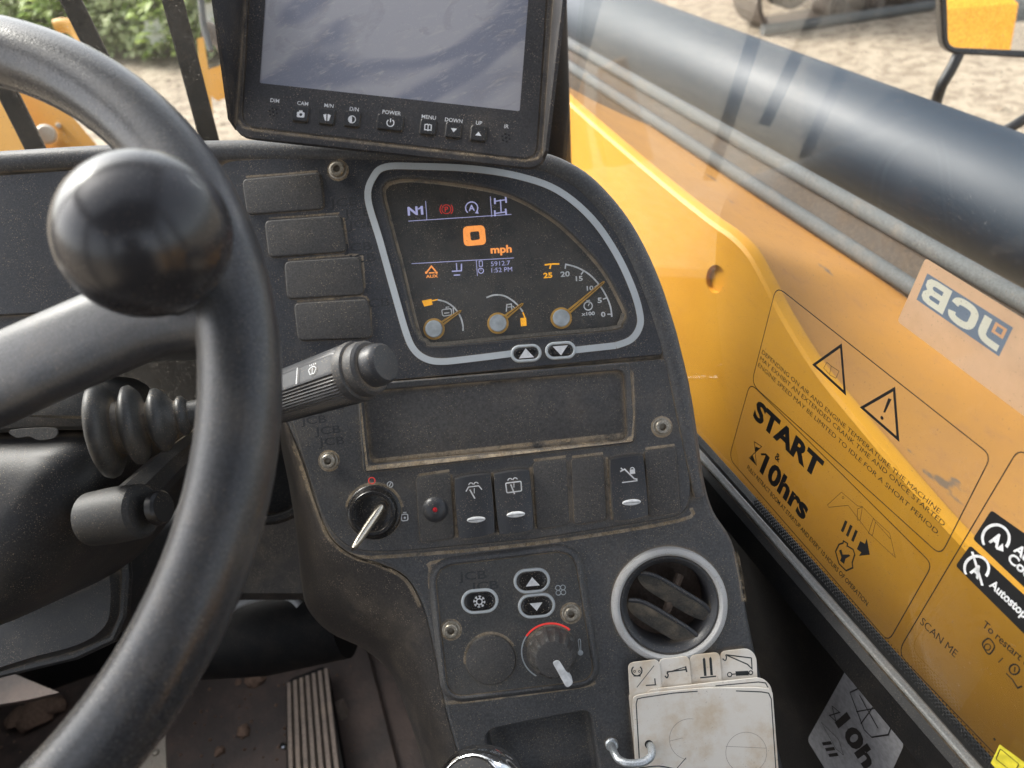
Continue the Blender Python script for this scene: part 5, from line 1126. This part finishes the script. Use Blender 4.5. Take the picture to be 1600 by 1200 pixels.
# ================================================================== hedge and excavator in the yard
def leaf_mesh(seed, h, w_, n, ls):
    rr = random.Random(seed); b = MB()
    for i in range(n):
        t = rr.random(); z = h * (.06 + .94 * t ** .8); rad = w_ * (.35 + .65 * math.sin(math.pi * min(1, .25 + .75 * z / h) * .9)) * math.sqrt(rr.random()); a = rr.uniform(0, 6.283)
        p = V((rad * math.cos(a), rad * math.sin(a), z)); d = V((math.cos(a) + rr.uniform(-.6, .6), math.sin(a) + rr.uniform(-.6, .6), rr.uniform(-.5, .7))).normalized(); s = d.cross(V((0, 0, 1))).normalized(); u = s.cross(d)
        L = ls * rr.uniform(.6, 1.3); W = L * rr.uniform(.28, .42); fold = u * W * .35
        b.add([p, p + d * L * .45 + s * W + fold, p + d * L * .45 - u * L * .02, p + d * L * .45 - s * W + fold, p + d * L - u * L * .15], [(0, 1, 2), (0, 2, 3), (1, 4, 2), (2, 4, 3)])
    st_ = MB()
    for i in range(7):
        a = rr.uniform(0, 6.283); st_.tube([V((0, 0, 0)), V((math.cos(a) * w_ * .25, math.sin(a) * w_ * .25, h * .4)), V((math.cos(a) * w_ * .5, math.sin(a) * w_ * .5, h * .85))], [.012, .008, .003], 5)
    return b.mesh('foliage', M_LEAF if seed % 2 else M_LEAF2, ang=80, recalc=False), st_.mesh('stem', M_STEM)
kinds = [leaf_mesh(s, h, w_, n, ls) for s, h, w_, n, ls in ((1, 1.0, .55, 900, .13), (2, .75, .50, 800, .11), (3, 1.3, .65, 1100, .14), (4, .45, .45, 600, .10))]
fm_ = MB()
for k in range(6):
    t = k * math.pi / 3; d = V((math.cos(t), math.sin(t), .25)); s = V((-math.sin(t), math.cos(t), 0)); fm_.add([V((0, 0, 0)), d * .05 + s * .028, d * .085, d * .05 - s * .028], [(0, 1, 2, 3)])
FLW = fm_.mesh('flower', M_FLOWER, recalc=False)
zg = (V((0, 0, GZ)), V((0, 0, 1)))
bushes = [(30, 72, 0, 'leftmost leafy bush behind the steering wheel rim'), (95, 74, 1, 'pale leafy bush left of the middle guard bar'), (150, 76, 0, 'bright green bush between the two guard bars, left side'), (200, 80, 3, 'low pale bush at the sand edge between the guard bars'), (235, 82, 1, 'pale bush bearing a white flower between the guard bars'), (275, 86, 3, 'low pale bush behind the right guard bar'), (310, 84, 0, 'bright green bush beside the monitor with a white flower'), (350, 88, 1, 'pale bush partly hidden by the monitor'), (120, 52, 2, 'tall bush at the back behind the middle guard bar'), (190, 55, 2, 'tall bush at the back between the guard bars'), (250, 58, 2, 'tall bush at the back left of the right guard bar'), (315, 60, 2, 'tall bush at the back next to the monitor'), (55, 50, 2, 'tall bush at the back above the wheel rim'), (400, 66, 2, 'tall bush at the back hidden behind the monitor')]
for i, (x, y, kd, lb) in enumerate(bushes):
    p = hit(x, y, *zg); o = thing('bush', lb, 'bush', p, 'bushes along the edge of the yard')
    f_ = bpy.data.objects.new('foliage', kinds[kd][0]); COL.objects.link(f_); f_.parent = o; f_.rotation_euler.z = i * 1.3
    f_ = bpy.data.objects.new('stem', kinds[kd][1]); COL.objects.link(f_); f_.parent = o; f_.rotation_euler.z = i * 1.3
    if 'white flower' in lb:
        for k in range(2):
            q_ = bpy.data.objects.new('flower', FLW); COL.objects.link(q_); q_.parent = o
            tp = at(243, 50, 1) if i == 4 else at(331, 22 , 1); dr = (tp - CAM).normalized(); dist = (p - CAM).length * .93
            q_.location = CAM + dr * dist - p; q_.rotation_euler = ((CAM - p).normalized().to_track_quat('Z', 'Y') @ Matrix.Rotation(k * .5, 3, 'Z').to_quaternion()).to_euler(); q_.scale = (1.7 - k * .4,) * 3
ex = thing('excavator', 'rusty tracked excavator undercarriage parked across the sandy yard', 'excavator', hit(1320, 42, *zg))
A, B = hit(1228, 48, *zg), hit(1470, 6, *zg); dx = (B - A); dx.z = 0; LT = dx.length; dx.normalize(); zz = V((0, 0, 1)); sd_ = V((dx.y, -dx.x, 0))
if sd_.dot(CAM - A) < 0: sd_ = -sd_
prof = []
Rt = .34
for k in range(13): t = math.pi / 2 + math.pi * k / 12; prof.append((math.cos(t) * Rt, Rt + math.sin(t) * Rt))
for k in range(13): t = -math.pi / 2 + math.pi * k / 12; prof.append((LT + .6 + math.cos(t) * Rt, Rt + math.sin(t) * Rt))
path = []
for i in range(len(prof)):
    a_, b_ = prof[i], prof[(i + 1) % len(prof)]; n_ = max(1, int(math.hypot(b_[0] - a_[0], b_[1] - a_[1]) / .15))
    for j in range(n_): path.append((a_[0] + (b_[0] - a_[0]) * j / n_, a_[1] + (b_[1] - a_[1]) * j / n_))
b = MB(); po3 = [A + dx * x + zz * z for x, z in path]; pin = [A + dx * (x * (1 - .0) + (Rt * .0)) + zz * (z + (Rt - z) * .12) for x, z in path]
for off in (0, -.45):
    pass
b.loft([[v for v in po3], [v - sd_ * .45 for v in po3], [v - sd_ * .45 for v in pin], [v for v in pin]], True)
b2_ = MB(); npt = len(po3); b2_.loft([po3 + [po3[0]], [v - sd_ * .45 for v in po3] + [po3[0] - sd_ * .45]]); b2_.loft([pin + [pin[0]], [v - sd_ * .45 for v in pin] + [pin[0] - sd_ * .45]]); b2_.loft([po3 + [po3[0]], pin + [pin[0]]])
b2_.build('track', M_TRACK, ex)
for i in range(0, npt, 1):
    c = po3[i]; nx_ = (po3[(i + 1) % npt] - po3[i - 1]).normalized(); b = MB(); b.box(c - sd_ * .22, .055, .24, .022, nx_, sd_, .004); b.build('track_shoe', M_TRACK, ex)
for x, r, z in [(0.05, .16, Rt), (LT + .55, .16, Rt)] + [(.55 + i * .42, .11, .14) for i in range(int((LT - .4) / .42) + 1)]:
    MB().lathe(A + dx * x + zz * z + sd_ * .03, sd_, [(r, -.3), (r, -.06), (r * .9, -.02), (r * .55, -.01), (r * .5, .02), (r * .2, .03)], 24).build('roller' if r < .2 else 'sprocket', M_TRACK, ex)
MB().box(A + dx * (LT / 2 + .3) + zz * .42 - sd_ * .2, LT / 2 - .1, .16, .12, dx, sd_, .02).build('track_frame', M_TRACK, ex)
MB().box(A + dx * (LT / 2 + .3) + zz * 1.25 - sd_ * 1.1, 1.3, 1.1, .4, dx, sd_, .06).build('upper_body', M_ORNG, ex)
MB().box(A + dx * (LT / 2 + .3) + zz * .7 - sd_ * 1.1, .6, .6, .16, dx, sd_, .03).build('slew_ring', M_TRACK, ex)
MB().tube([hit(1190, 56, *zg) + V((0, 0, .05)), hit(1330, 36, *zg) + V((0, 0, .05)), hit(1455, 16, *zg) + V((0, 0, .05))], .05, 12).build('scaffold_pipe', M_PIPE, label='long grey pipe lying on the sand in front of the excavator track', cat='pipe')
